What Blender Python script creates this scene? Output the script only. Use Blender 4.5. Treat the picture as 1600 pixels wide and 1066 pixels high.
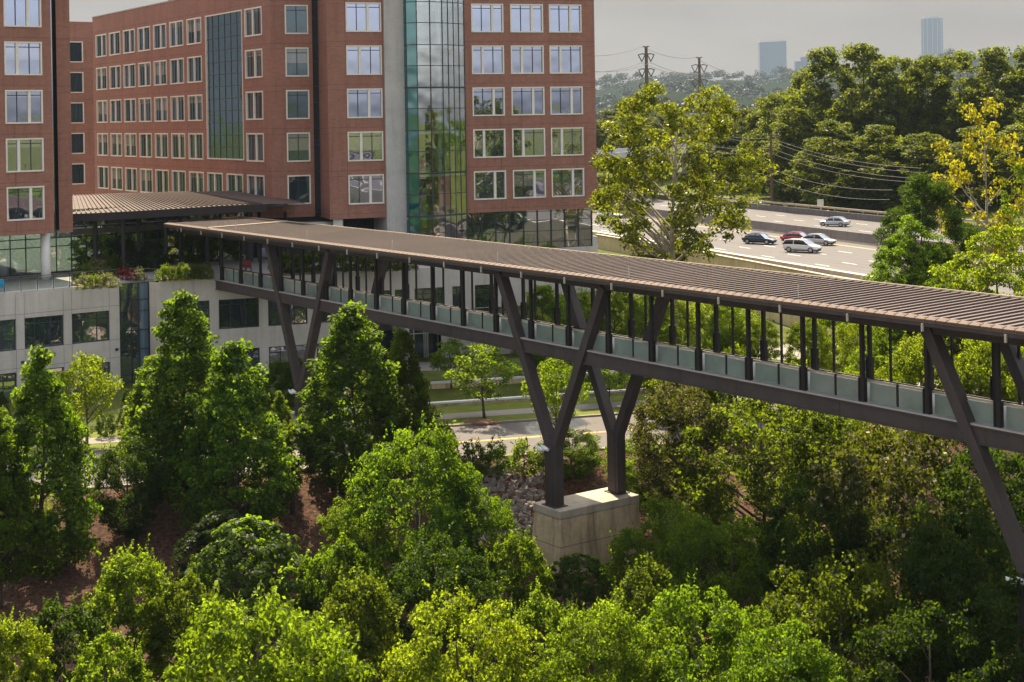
import bpy, math, random
import numpy as np
from mathutils import Vector, Matrix
R = math.radians
rnd = random.Random(11)
for o in list(bpy.data.objects):
    bpy.data.objects.remove(o)
SC = bpy.context.scene
COL = SC.collection
# ------------------------------------------------------------------ camera
CZ = 14.1           # camera height above the bridge deck (deck is z = 0)
F = 2300.0          # focal length in photograph pixels (1600 wide)
CX, CY = 800.0, 183.0
ROLL = 0.017
cam_d = bpy.data.cameras.new('camera')
cam = bpy.data.objects.new('camera', cam_d)
COL.objects.link(cam)
cam_d.sensor_fit = 'HORIZONTAL'
cam_d.sensor_width = 36
cam_d.lens = 36 * F / 1600
cam_d.shift_y = -(533 - CY) / 1600
cam_d.clip_start = 0.5
cam_d.clip_end = 20000
cr, sr = math.cos(ROLL), math.sin(ROLL)
cam.matrix_world = Matrix(((cr, sr, 0, 0), (0, 0, -1, 0), (-sr, cr, 0, CZ), (0, 0, 0, 1)))
SC.camera = cam
# ------------------------------------------------------------------ world and sun
SUN_EL, SUN_AZ = R(50), R(-16)      # azimuth from +Y towards +X
HAZE = 0.00009
w = bpy.data.worlds.new('World')
SC.world = w
w.use_nodes = True
nt = w.node_tree
sky = nt.nodes.new('ShaderNodeTexSky')
sky.sky_type = 'NISHITA'
sky.sun_disc = False
sky.sun_elevation = SUN_EL
sky.sun_rotation = -SUN_AZ
sky.air_density = 1.0
sky.dust_density = 2.2
sky.ozone_density = 1.0
bg = nt.nodes['Background']
bg.inputs['Strength'].default_value = 0.14
hs = nt.nodes.new('ShaderNodeHueSaturation')
hs.inputs['Saturation'].default_value = 0.32
nt.links.new(sky.outputs[0], hs.inputs['Color'])
# a grey bank of haze low in the sky on the far side, clear sky overhead and behind the viewpoint
wtc = nt.nodes.new('ShaderNodeTexCoord')
wsx = nt.nodes.new('ShaderNodeSeparateXYZ')
nt.links.new(wtc.outputs['Generated'], wsx.inputs[0])
def wmap(sock, a, b):
    nd = nt.nodes.new('ShaderNodeMapRange')
    nd.interpolation_type = 'SMOOTHSTEP'
    nd.inputs['From Min'].default_value = a
    nd.inputs['From Max'].default_value = b
    nt.links.new(sock, nd.inputs['Value'])
    return nd.outputs[0]
wm = nt.nodes.new('ShaderNodeMath')
wm.operation = 'MULTIPLY'
nt.links.new(wmap(wsx.outputs[2], 0.55, 0.05), wm.inputs[0])
nt.links.new(wmap(wsx.outputs[1], -0.1, 0.5), wm.inputs[1])
wn = nt.nodes.new('ShaderNodeTexNoise')
wn.inputs['Scale'].default_value = 5
wn.inputs['Detail'].default_value = 5
wmp = nt.nodes.new('ShaderNodeMapping')
wmp.inputs['Scale'].default_value = (1, 1, 3.5)
nt.links.new(wtc.outputs['Generated'], wmp.inputs[0])
nt.links.new(wmp.outputs[0], wn.inputs['Vector'])
wc_ = nt.nodes.new('ShaderNodeMix')
wc_.data_type = 'RGBA'
nt.links.new(wmap(wn.outputs[0], 0.3, 0.7), wc_.inputs[0])
wc_.inputs[6].default_value = (1.22, 1.04, 0.86, 1)
wc_.inputs[7].default_value = (1.62, 1.43, 1.23, 1)
wx = nt.nodes.new('ShaderNodeMix')
wx.data_type = 'RGBA'
nt.links.new(wm.outputs[0], wx.inputs[0])
nt.links.new(hs.outputs[0], wx.inputs[6])
nt.links.new(wc_.outputs[2], wx.inputs[7])
nt.links.new(wx.outputs[2], bg.inputs['Color'])
sl = bpy.data.lights.new('sun', 'SUN')
sl.energy = 5.0
sl.angle = R(0.6)
sl.color = (1.0, 0.85, 0.62)
sun = bpy.data.objects.new('sun', sl)
COL.objects.link(sun)
sd = Vector((math.sin(SUN_AZ) * math.cos(SUN_EL), math.cos(SUN_AZ) * math.cos(SUN_EL), math.sin(SUN_EL)))
sun.rotation_euler = sd.to_track_quat('Z', 'Y').to_euler()
sun.location = (0, 0, 90)
SC.view_settings.view_transform = 'Standard'
SC.view_settings.look = 'None'
SC.view_settings.gamma = 1
SC.view_settings.use_curve_mapping = False
SC.view_settings.exposure = 1.5
SC.cycles.use_denoising = True
SC.cycles.max_bounces = 8
SC.cycles.diffuse_bounces = 3
SC.cycles.glossy_bounces = 3
SC.cycles.transmission_bounces = 4
SC.cycles.transparent_max_bounces = 8
SC.cycles.volume_bounces = 0
SC.cycles.sample_clamp_indirect = 6
# ------------------------------------------------------------------ geometry helpers
def ray(px, py):
    a, b = px - CX, py - CY
    A = a * cr - b * sr
    B = a * sr + b * cr
    return Vector((A / F, 1.0, -B / F))
def at(px, py, Y):
    d = ray(px, py) * Y
    return Vector((d.x, Y, CZ + d.z))
TH = math.atan(1650 / 2300)
D2 = Vector((-math.sin(TH), math.cos(TH)))      # along the bridge, away and to the left
N2 = Vector((math.cos(TH), math.sin(TH)))       # across the bridge, away and to the right
def sp(s, p, z=0.0):
    return Vector((D2.x * s + N2.x * p, D2.y * s + N2.y * p, z))
def hit(px, py, P0, u):
    """pixel -> (coordinate along u, height) on the vertical plane through P0 with direction u"""
    m = Vector((-u[1], u[0]))
    d = ray(px, py)
    t = (P0[0] * m.x + P0[1] * m.y) / (d.x * m.x + d.y * m.y)
    return (d.x * t - P0[0]) * u[0] + (d.y * t - P0[1]) * u[1], CZ + d.z * t
def unit(x, y):
    v = Vector((x, y))
    v.normalize()
    return v
def new_obj(name, data):
    o = bpy.data.objects.new(name, data)
    COL.objects.link(o)
    return o
def tag(o, label=None, cat=None, group=None, kind=None):
    if label: o['label'] = label
    if cat: o['category'] = cat
    if group: o['group'] = group
    if kind: o['kind'] = kind
    return o
def thing(name, label, cat, loc=(0, 0, 0), rz=0, group=None, scale=None):
    o = new_obj(name, None)
    o.empty_display_size = 0.3
    o.location = loc
    o.rotation_euler = (0, 0, rz)
    if scale: o.scale = scale
    return tag(o, label, cat, group)
def copy_tree(o, parent=None):
    c = o.copy()
    COL.objects.link(c)
    c.parent = parent
    for ch in o.children:
        copy_tree(ch, c)
    return c
class MB:
    def __init__(self):
        self.v, self.f, self.uv = [], [], {}
    def quad(self, a, b, c, d, uv=None):
        i = len(self.v)
        self.v += [tuple(a), tuple(b), tuple(c), tuple(d)]
        if uv: self.uv[len(self.f)] = uv
        self.f.append((i, i + 1, i + 2, i + 3))
    def box(self, o, ax, ay, az):
        o, ax, ay, az = Vector(o), Vector(ax), Vector(ay), Vector(az)
        if ax.cross(ay).dot(az) < 0:
            ax, ay = ay, ax
        i = len(self.v)
        for k in range(8):
            self.v.append(tuple(o + ax * (k & 1) + ay * (k >> 1 & 1) + az * (k >> 2 & 1)))
        for q in ((0, 2, 3, 1), (4, 5, 7, 6), (0, 1, 5, 4), (2, 6, 7, 3), (0, 4, 6, 2), (1, 3, 7, 5)):
            self.f.append(tuple(i + k for k in q))
    def cbox(self, c, sx, sy, sz, rz=0):
        ca, sa = math.cos(rz), math.sin(rz)
        ax = Vector((ca, sa, 0)) * sx
        ay = Vector((-sa, ca, 0)) * sy
        az = Vector((0, 0, sz))
        self.box(Vector(c) - (ax + ay + az) / 2, ax, ay, az)
    def beam(self, p0, p1, side, w, h):
        """box section beam from p0 to p1; side = horizontal direction of its width"""
        p0, p1 = Vector(p0), Vector(p1)
        d = p1 - p0
        sdv = Vector(side).normalized() * w
        up = d.cross(sdv).normalized() * h
        self.box(p0 - sdv / 2 - up / 2, d, sdv, up)
    def tube(self, pts, rads, n=8, caps=True):
        i0 = len(self.v)
        pts = [Vector(p) for p in pts]
        if not hasattr(rads, '__len__'):
            rads = [rads] * len(pts)
        for k, p in enumerate(pts):
            t = pts[min(k + 1, len(pts) - 1)] - pts[max(k - 1, 0)]
            t.normalize()
            a = t.cross(Vector((0, 0, 1)))
            if a.length < 0.05:
                a = Vector((1, 0, 0)) - t * t.x
            a.normalize()
            b = t.cross(a)
            for j in range(n):
                th = 2 * math.pi * j / n
                self.v.append(tuple(p + (a * math.cos(th) + b * math.sin(th)) * rads[k]))
        for k in range(len(pts) - 1):
            for j in range(n):
                a0 = i0 + k * n + j
                a1 = i0 + k * n + (j + 1) % n
                self.f.append((a0, a0 + n, a1 + n, a1))
        if caps:
            self.f.append(tuple(i0 + j for j in range(n)))
            self.f.append(tuple(i0 + (len(pts) - 1) * n + j for j in reversed(range(n))))
    def loft(self, rings, close=True, caps=True):
        i0 = len(self.v)
        n = len(rings[0])
        for r in rings:
            self.v += [tuple(p) for p in r]
        for k in range(len(rings) - 1):
            for j in range(n if close else n - 1):
                a0 = i0 + k * n + j
                a1 = i0 + k * n + (j + 1) % n
                self.f.append((a0, a1, a1 + n, a0 + n))
        if caps:
            self.f.append(tuple(i0 + j for j in reversed(range(n))))
            self.f.append(tuple(i0 + (len(rings) - 1) * n + j for j in range(n)))
    def prism(self, poly, z0, z1):
        n = len(poly)
        i = len(self.v)
        self.v += [(p[0], p[1], z0) for p in poly] + [(p[0], p[1], z1) for p in poly]
        self.f.append(tuple(i + k for k in reversed(range(n))))
        self.f.append(tuple(i + n + k for k in range(n)))
        for k in range(n):
            k2 = (k + 1) % n
            self.f.append((i + k, i + k2, i + n + k2, i + n + k))
    def mesh(self, name, mat, off=(0, 0, 0), smooth=False):
        me = bpy.data.meshes.new(name)
        v = np.array(self.v, dtype=np.float64) - np.array(off)
        me.from_pydata(v.tolist(), [], self.f)
        if self.uv:
            lay = me.uv_layers.new(name='UVMap')
            for fi, uvs in self.uv.items():
                for k, li in enumerate(me.polygons[fi].loop_indices):
                    lay.data[li].uv = uvs[k]
        me.materials.append(mat)
        if smooth:
            me.polygons.foreach_set('use_smooth', [True] * len(me.polygons))
        me.update()
        return me
    def build(self, name, mat, parent=None, smooth=False, bevel=0):
        """vertices are in world space; the origin goes to the parent's base"""
        off = (0, 0, 0)
        if parent is not None:
            q = parent
            off = Vector(q.location)
            while q.parent:
                q = q.parent
                off = off + Vector(q.location)
        o = new_obj(name, self.mesh(name, mat, off, smooth))
        if parent is not None: o.parent = parent
        if bevel:
            b = o.modifiers.new('bevel', 'BEVEL')
            b.width = bevel
            b.segments = 2
            b.limit_method = 'ANGLE'
        return o
def struct(mb, name, mat, smooth=False):
    o = mb.build(name, mat, None, smooth)
    o['kind'] = 'structure'
    return o
# ------------------------------------------------------------------ materials
class NT:
    def __init__(self, name):
        self.m = bpy.data.materials.new(name)
        self.m.use_nodes = True
        self.t = self.m.node_tree
        self.t.nodes.clear()
        self.out = self.n('ShaderNodeOutputMaterial')
    def n(self, typ, ins=None, **props):
        nd = self.t.nodes.new(typ)
        for k, v in props.items(): setattr(nd, k, v)
        for k, v in (ins or {}).items():
            s = nd.inputs[k]
            if isinstance(v, bpy.types.NodeSocket): self.t.links.new(v, s)
            else: s.default_value = v
        return nd
    def mix(self, fac, a, b, blend='MIX'):
        nd = self.n('ShaderNodeMix', data_type='RGBA', blend_type=blend)
        for s, v in ((nd.inputs[0], fac), (nd.inputs[6], a), (nd.inputs[7], b)):
            if isinstance(v, bpy.types.NodeSocket): self.t.links.new(v, s)
            else: s.default_value = v if not isinstance(v, tuple) or len(v) == 4 else (*v, 1)
        return nd.outputs[2]
    def math(self, op, a, b=0.0, c=0.0):
        nd = self.n('ShaderNodeMath', operation=op)
        for s, v in zip(nd.inputs, (a, b, c)):
            if isinstance(v, bpy.types.NodeSocket): self.t.links.new(v, s)
            else: s.default_value = v
        return nd.outputs[0]
    def noise(self, vec, scale, detail=4, rough=0.6):
        return self.n('ShaderNodeTexNoise', {'Vector': vec, 'Scale': scale, 'Detail': detail, 'Roughness': rough}).outputs[0]
    def ramp(self, fac, lo, hi):
        return self.n('ShaderNodeMapRange', {'Value': fac, 'From Min': lo, 'From Max': hi}).outputs[0]
    def bump(self, h, strength, dist=0.05):
        return self.n('ShaderNodeBump', {'Height': h, 'Strength': strength, 'Distance': dist}).outputs[0]
    def done(self, shader):
        self.t.links.new(shader, self.out.inputs['Surface'])
        return self.m
    def bsdf(self, **k):
        return self.n('ShaderNodeBsdfPrincipled', {a.replace('_', ' '): b for a, b in k.items()}).outputs[0]
def c4(c): return (*c, 1)
def plain(name, col, rough=0.6, var=0.25, scale=1.5, metal=0.0, bump=0.0, stain=0.0):
    m = NT(name)
    tc = m.n('ShaderNodeTexCoord').outputs['Object']
    n1 = m.noise(tc, scale)
    n2 = m.noise(tc, scale * 9)
    f = m.math('ADD', m.math('MULTIPLY', n1, 0.65), m.math('MULTIPLY', n2, 0.35))
    c = m.mix(m.ramp(f, 0.3, 0.7), tuple(x * (1 - var) for x in col), tuple(min(1, x * (1 + var)) for x in col))
    if stain:
        mp = m.n('ShaderNodeMapping', {'Vector': tc, 'Scale': (1.2, 1.2, 0.09)}).outputs[0]
        st = m.noise(mp, 1.6, 5)
        c = m.mix(m.math('MULTIPLY', m.ramp(st, 0.5, 0.72), stain), c, tuple(x * 0.4 for x in col))
    k = dict(Base_Color=c, Roughness=rough, Metallic=metal, Specular_IOR_Level=0.22)
    if bump: k['Normal'] = m.bump(n2, bump)
    return m.done(m.bsdf(**k))
def brick_mat(name, col):
    m = NT(name)
    uv = m.n('ShaderNodeTexCoord').outputs['UV']
    br = m.n('ShaderNodeTexBrick', {'Vector': uv, 'Scale': 1.0, 'Color1': c4(col), 'Color2': c4(tuple(x * 0.74 for x in col)),
             'Mortar': c4((0.30, 0.20, 0.17)), 'Mortar Size': 0.008, 'Brick Width': 0.24, 'Row Height': 0.085})
    n1 = m.noise(uv, 0.35, 5)
    n3 = m.noise(m.n('ShaderNodeMapping', {'Vector': uv, 'Scale': (1, 6, 1)}).outputs[0], 0.8, 4)
    c = m.mix(m.ramp(n1, 0.3, 0.7), m.mix(0.22, br.outputs[0], (0, 0, 0)), br.outputs[0])
    c = m.mix(m.math('MULTIPLY', m.ramp(n3, 0.5, 0.75), 0.25), c, tuple(x * 1.35 for x in col))
    sx = m.n('ShaderNodeSeparateXYZ', {'Vector': uv})
    stv = m.n('ShaderNodeMapping', {'Vector': uv, 'Scale': (1.6, 0.10, 1)}).outputs[0]
    c = m.mix(m.math('MULTIPLY', m.ramp(m.noise(stv, 1.3, 5), 0.50, 0.72), 0.55), c, tuple(x * 0.5 for x in col))
    wv = m.n('ShaderNodeTexWhiteNoise', {'Vector': m.n('ShaderNodeVectorMath', {0: m.n('ShaderNodeVectorMath', {0: uv, 1: (1 / .48, 1 / .17, 1)}, operation='MULTIPLY').outputs[0]}, operation='FLOOR').outputs[0]}).outputs[0]
    c = m.mix(m.math('MULTIPLY', wv, 0.30), c, tuple(x * 0.55 for x in col))
    # panel joints: a thin dark line at every floor band and between bays
    def line(v, period, off, wd):
        fr = m.math('FRACT', m.math('DIVIDE', m.math('ADD', v, off), period))
        return m.math('LESS_THAN', fr, wd / period)
    j = m.math('MAXIMUM', line(sx.outputs[1], 4.3, 400 * 4.3 - 4.35 - 0.35, 0.05), line(sx.outputs[1], 4.3, 400 * 4.3 - 4.35 - 4.2 + 0.1, 0.04))
    j = m.math('MAXIMUM', j, line(sx.outputs[0], 8.1, 400.3, 0.05))
    c = m.mix(m.math('MULTIPLY', j, 0.55), c, (0.05, 0.025, 0.02))
    return m.done(m.bsdf(Base_Color=c, Roughness=0.85, Normal=m.bump(br.outputs[1], -0.25, 0.02)))
def mirror_glass(name, tint, refl=0.45, wav=0.06, rcol=(0.82, 0.88, 0.94), scale=0.5, blinds=False):
    m = NT(name)
    tc = m.n('ShaderNodeTexCoord').outputs['Object']
    rn = m.n('ShaderNodeObjectInfo').outputs['Random']
    dis = m.n('ShaderNodeVectorMath', {0: tc, 1: m.n('ShaderNodeCombineXYZ', {0: m.math('MULTIPLY', rn, 60), 1: 0, 2: 0}).outputs[0]}, operation='ADD').outputs[0]
    nz = m.noise(dis, scale, 1, 0.4)
    bp = m.bump(nz, 1.0, wav)
    col = m.mix(m.math('MULTIPLY', rn, 0.9), tint, tuple(min(1, x * 3 + 0.015) for x in tint))
    if blinds:
        oz = m.n('ShaderNodeSeparateXYZ', {'Vector': tc})
        thr = m.math('ADD', 1.05, m.math('MULTIPLY', m.math('FRACT', m.math('MULTIPLY', rn, 13.7)), 3.2))
        side = m.math('GREATER_THAN', m.math('FRACT', m.math('MULTIPLY', rn, 5.3)), 0.35)
        bl = m.math('MULTIPLY', m.math('GREATER_THAN', oz.outputs[2], thr), side)
        slat = m.math('MULTIPLY', m.math('FRACT', m.math('MULTIPLY', oz.outputs[2], 7.0)), 0.35)
        col = m.mix(bl, col, m.mix(slat, (0.22, 0.20, 0.17), (0.11, 0.10, 0.09)))
    d = m.n('ShaderNodeBsdfDiffuse', {'Color': col}).outputs[0]
    g = m.n('ShaderNodeBsdfGlossy', {'Color': c4(rcol), 'Roughness': 0.015, 'Normal': bp}).outputs[0]
    lw = m.n('ShaderNodeLayerWeight', {'Blend': 0.35, 'Normal': bp}).outputs['Fresnel']
    fac = m.math('ADD', m.math('MULTIPLY', lw, 0.5), refl)
    fac = m.math('MINIMUM', fac, 0.95)
    return m.done(m.n('ShaderNodeMixShader', {0: fac, 1: d, 2: g}).outputs[0])
def clear_glass(name, tint, refl=0.25, wav=0.02):
    m = NT(name)
    tc = m.n('ShaderNodeTexCoord').outputs['Object']
    bp = m.bump(m.noise(tc, 0.5, 1), 1.0, wav)
    t = m.n('ShaderNodeBsdfTransparent', {'Color': c4(tint)}).outputs[0]
    g = m.n('ShaderNodeBsdfGlossy', {'Color': (0.9, 0.93, 0.95, 1), 'Roughness': 0.02, 'Normal': bp}).outputs[0]
    lw = m.n('ShaderNodeLayerWeight', {'Blend': 0.3, 'Normal': bp}).outputs['Fresnel']
    fac = m.math('MINIMUM', m.math('ADD', m.math('MULTIPLY', lw, 0.6), refl), 0.9)
    return m.done(m.n('ShaderNodeMixShader', {0: fac, 1: t, 2: g}).outputs[0])
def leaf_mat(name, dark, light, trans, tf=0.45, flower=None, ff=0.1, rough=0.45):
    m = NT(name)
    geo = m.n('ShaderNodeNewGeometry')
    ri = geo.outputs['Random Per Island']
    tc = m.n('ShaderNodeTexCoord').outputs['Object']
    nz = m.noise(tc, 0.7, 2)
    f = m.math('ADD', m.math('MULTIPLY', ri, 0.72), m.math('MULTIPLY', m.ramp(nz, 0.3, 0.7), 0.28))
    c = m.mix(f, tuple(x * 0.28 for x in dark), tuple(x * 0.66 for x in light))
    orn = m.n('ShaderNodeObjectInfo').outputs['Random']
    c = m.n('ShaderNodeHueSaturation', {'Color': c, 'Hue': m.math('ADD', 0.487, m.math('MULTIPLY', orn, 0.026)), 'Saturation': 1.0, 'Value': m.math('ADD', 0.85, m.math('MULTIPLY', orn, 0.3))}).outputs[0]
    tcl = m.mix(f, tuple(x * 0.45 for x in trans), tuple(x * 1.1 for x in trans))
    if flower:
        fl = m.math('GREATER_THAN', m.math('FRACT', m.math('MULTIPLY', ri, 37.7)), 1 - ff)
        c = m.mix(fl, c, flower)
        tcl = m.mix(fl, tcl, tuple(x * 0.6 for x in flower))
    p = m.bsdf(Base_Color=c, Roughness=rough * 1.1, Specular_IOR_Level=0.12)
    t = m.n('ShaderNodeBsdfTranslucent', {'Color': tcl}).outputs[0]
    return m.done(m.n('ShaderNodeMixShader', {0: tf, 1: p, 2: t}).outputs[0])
M = {}
M['brick'] = brick_mat('brick', (0.315, 0.122, 0.072))
M['frame'] = plain('window_frame', (0.62, 0.57, 0.48), 0.5, 0.1)
M['bar'] = plain('dark_bar', (0.035, 0.04, 0.045), 0.4, 0.1)
M['concrete'] = plain('precast_concrete', (0.47, 0.425, 0.38), 0.85, 0.12, 0.6, bump=0.1, stain=0.35)
M['shear'] = plain('board_concrete', (0.40, 0.375, 0.34), 0.9, 0.16, 0.5, bump=0.2, stain=0.3)
M['pier'] = plain('pier_concrete', (0.50, 0.38, 0.23), 0.9, 0.32, 0.6, bump=0.3, stain=0.9)
M['hwall'] = plain('highway_wall', (0.62, 0.49, 0.31), 0.9, 0.2, 0.25, bump=0.2, stain=0.5)
M['steel'] = plain('bridge_steel', (0.058, 0.045, 0.041), 0.6, 0.22, 0.7, stain=0.35)
M['steel_dark'] = plain('bridge_post_steel', (0.020, 0.016, 0.015), 0.6, 0.15, 0.5)
M['kerbm'] = plain('bridge_kerb', (0.34, 0.31, 0.28), 0.6, 0.15)
M['deckf'] = plain('deck_floor', (0.36, 0.36, 0.34), 0.8, 0.15, 0.4)
M['trim'] = plain('roof_trim', (0.40, 0.31, 0.21), 0.5, 0.12)
M['rail'] = plain('steel_rail', (0.55, 0.52, 0.47), 0.35, 0.1, metal=0.6)
M['white'] = plain('white_paint', (0.75, 0.74, 0.72), 0.5, 0.06)
M['offwhite'] = plain('column_paint', (0.66, 0.64, 0.60), 0.6, 0.08)
M['core'] = plain('interior_dark', (0.03, 0.033, 0.036), 0.9, 0.2)
M['roofing'] = plain('flat_roof', (0.25, 0.25, 0.25), 0.9, 0.15)
M['asphalt'] = plain('asphalt', (0.130, 0.115, 0.105), 0.9, 0.14, 0.25, bump=0.1)
M['hway'] = plain('highway_surface', (0.135, 0.120, 0.112), 0.9, 0.07, 0.1, bump=0.05)
def hway_mat(base):
    m = NT('highway_surface')
    tc = m.n('ShaderNodeTexCoord').outputs['Object']
    ac = m.n('ShaderNodeVectorMath', {0: tc, 1: (0.9337, 0.3579, 0)}, operation='DOT_PRODUCT').outputs['Value']
    al = m.n('ShaderNodeVectorMath', {0: tc, 1: (-0.3579, 0.9337, 0)}, operation='DOT_PRODUCT').outputs['Value']
    fr = m.math('FRACT', m.math('DIVIDE', m.math('ADD', ac, -86.0 + 0.9), 1.85))
    tr = m.math('POWER', m.math('ABSOLUTE', m.math('SUBTRACT', m.math('MULTIPLY', fr, 2.0), 1.0)), 2.0)
    st = m.noise(m.n('ShaderNodeCombineXYZ', {0: m.math('MULTIPLY', ac, 1.2), 1: m.math('MULTIPLY', al, 0.03), 2: 0.0}).outputs[0], 1.0, 5)
    n2 = m.noise(tc, 0.12, 4)
    f = m.math('ADD', m.math('MULTIPLY', tr, 0.35), m.math('ADD', m.math('MULTIPLY', m.ramp(st, .3, .7), 0.4), m.math('MULTIPLY', m.ramp(n2, .3, .7), 0.25)))
    c = m.mix(f, tuple(x * 1.15 for x in base), tuple(x * 0.68 for x in base))
    return m.done(m.bsdf(Base_Color=c, Roughness=0.9))
M['hway'] = hway_mat((0.088, 0.077, 0.070))
M['walk'] = plain('sidewalk', (0.23, 0.20, 0.17), 0.9, 0.1, 0.6)
M['paver'] = plain('terrace_paving', (0.36, 0.33, 0.31), 0.9, 0.15, 0.8)
M['kerb'] = plain('kerb_concrete', (0.25, 0.21, 0.17), 0.9, 0.15)
M['yellow'] = plain('yellow_paint', (0.62, 0.40, 0.08), 0.7, 0.15)
M['paint'] = plain('white_road_paint', (0.75, 0.72, 0.66), 0.7, 0.1)
M['lawn'] = plain('lawn_grass', (0.105, 0.125, 0.010), 0.95, 0.35, 1.2, bump=0.6)
M['mulch'] = plain('mulch', (0.17, 0.085, 0.055), 0.95, 0.6, 2.5, bump=0.8)
M['median'] = plain('dark_barrier', (0.15, 0.13, 0.125), 0.9, 0.2, 0.3, stain=0.5)  # darker tone than the near highway wall, with random vertical streaks
M['barktan'] = plain('pale_bark', (0.30, 0.25, 0.18), 0.9, 0.45, 2.0, bump=0.4)
M['bark'] = plain('bark', (0.075, 0.055, 0.042), 0.95, 0.3, 2.0, bump=0.4)
M['wood'] = plain('pole_wood', (0.10, 0.06, 0.045), 0.9, 0.2)
M['wire'] = plain('wire', (0.20, 0.185, 0.16), 0.5, 0.05)
M['wire_dark'] = plain('wire_dark', (0.10, 0.10, 0.10), 0.5, 0.05)
M['rubber'] = plain('tyre', (0.02, 0.02, 0.02), 0.8, 0.1)
M['rim'] = plain('rim', (0.45, 0.45, 0.45), 0.35, 0.05, metal=0.7)
M['lamp'] = plain('lamp_lens', (0.7, 0.7, 0.68), 0.2, 0.05)
M['red'] = plain('red_lens', (0.4, 0.02, 0.02), 0.3, 0.05)
M['blue'] = plain('blue_paint', (0.02, 0.28, 0.50), 0.5, 0.05)
M['glass'] = mirror_glass('window_glass', (0.012, 0.018, 0.020), 0.42, 0.014, (0.66, 0.70, 0.93), blinds=True)
M['glass_dark'] = mirror_glass('dark_window_glass', (0.010, 0.016, 0.020), 0.10, 0.015, (0.55, 0.68, 0.76), blinds=True)
M['glass_curtain'] = mirror_glass('curtain_glass', (0.02, 0.03, 0.033), 0.45, 0.04, scale=0.35)
M['glass_deep'] = mirror_glass('deep_curtain_glass', (0.006, 0.022, 0.027), 0.20, 0.05, (0.45, 0.58, 0.70), scale=0.35)
M['glass_teal'] = mirror_glass('teal_glass', (0.008, 0.060, 0.062), 0.16, 0.05, (0.5, 0.75, 0.75))
M['glass_blue'] = mirror_glass('blue_panel', (0.05, 0.075, 0.10), 0.10, 0.02)
M['glass_tower'] = clear_glass('tower_glass', (0.50, 0.66, 0.74), 0.32, 0.03)
M['glass_rail'] = clear_glass('rail_glass', (0.80, 0.86, 0.82), 0.05, 0.03)
def frosted(name, col):
    m = NT(name)
    tc = m.n('ShaderNodeTexCoord').outputs['Object']
    n1 = m.noise(tc, 0.45, 3)
    c = m.mix(m.ramp(n1, .3, .7), tuple(x * .75 for x in col), tuple(x * 1.2 for x in col))
    d = m.n('ShaderNodeBsdfDiffuse', {'Color': c}).outputs[0]
    t = m.n('ShaderNodeBsdfTranslucent', {'Color': c}).outputs[0]
    dt = m.n('ShaderNodeMixShader', {0: 0.4, 1: d, 2: t}).outputs[0]
    tr = m.n('ShaderNodeBsdfTransparent', {'Color': (0.8, 0.88, 0.84, 1)}).outputs[0]
    x = m.n('ShaderNodeMixShader', {0: 0.28, 1: dt, 2: tr}).outputs[0]
    g = m.n('ShaderNodeBsdfGlossy', {'Color': (0.9, 0.93, 0.95, 1), 'Roughness': 0.08}).outputs[0]
    return m.done(m.n('ShaderNodeMixShader', {0: 0.07, 1: x, 2: g}).outputs[0])
M['glass_frost'] = frosted('frosted_rail_glass', (0.27, 0.32, 0.28))
M['glass_store'] = clear_glass('store_glass', (0.42, 0.52, 0.50), 0.22, 0.08)
M['carglass'] = mirror_glass('car_glass', (0.01, 0.014, 0.016), 0.22, 0.0)
def leafset():
    M['lf_green'] = leaf_mat('leaf_green', (0.024, 0.058, 0.003), (0.074, 0.128, 0.006), (0.29, 0.46, 0.010), 0.5)
    M['lf_bright'] = leaf_mat('leaf_bright', (0.040, 0.082, 0.003), (0.090, 0.138, 0.007), (0.35, 0.50, 0.012), 0.52)
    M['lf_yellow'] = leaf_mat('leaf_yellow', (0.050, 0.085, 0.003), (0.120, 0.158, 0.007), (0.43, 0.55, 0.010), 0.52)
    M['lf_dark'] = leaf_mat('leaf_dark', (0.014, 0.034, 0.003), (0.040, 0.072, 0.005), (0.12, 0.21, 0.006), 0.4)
    M['lf_olive'] = leaf_mat('leaf_olive', (0.028, 0.050, 0.003), (0.080, 0.108, 0.006), (0.27, 0.36, 0.009), 0.48)
    M['lf_flower'] = leaf_mat('leaf_flower', (0.022, 0.036, 0.003), (0.070, 0.078, 0.008), (0.20, 0.23, 0.009), 0.42, (0.44, 0.34, 0.21), 0.12)
    M['lf_wood'] = leaf_mat('leaf_wood', (0.038, 0.062, 0.006), (0.115, 0.130, 0.014), (0.32, 0.38, 0.014), 0.45)
    M['lf_far'] = leaf_mat('leaf_far', (0.010, 0.022, 0.003), (0.038, 0.050, 0.008), (0.045, 0.060, 0.006), 0.35)
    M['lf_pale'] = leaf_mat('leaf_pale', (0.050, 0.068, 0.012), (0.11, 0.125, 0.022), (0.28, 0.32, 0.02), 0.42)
    M['lf_gold'] = leaf_mat('leaf_gold', (0.085, 0.095, 0.004), (0.20, 0.185, 0.007), (0.52, 0.48, 0.010), 0.52, (0.34, 0.16, 0.015), 0.05)
    M['lf_syc'] = leaf_mat('leaf_sycamore', (0.026, 0.052, 0.002), (0.090, 0.112, 0.006), (0.34, 0.39, 0.008), 0.5, (0.30, 0.20, 0.03), 0.04, 0.30)
    M['lf_cream'] = leaf_mat('leaf_cream', (0.10, 0.125, 0.02), (0.36, 0.35, 0.15), (0.42, 0.44, 0.09), 0.38)
    M['lf_redflower'] = leaf_mat('leaf_redflower', (0.05, 0.05, 0.01), (0.10, 0.08, 0.02), (0.2, 0.1, 0.02), 0.35, (0.35, 0.03, 0.05), 0.5)
leafset()
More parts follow.
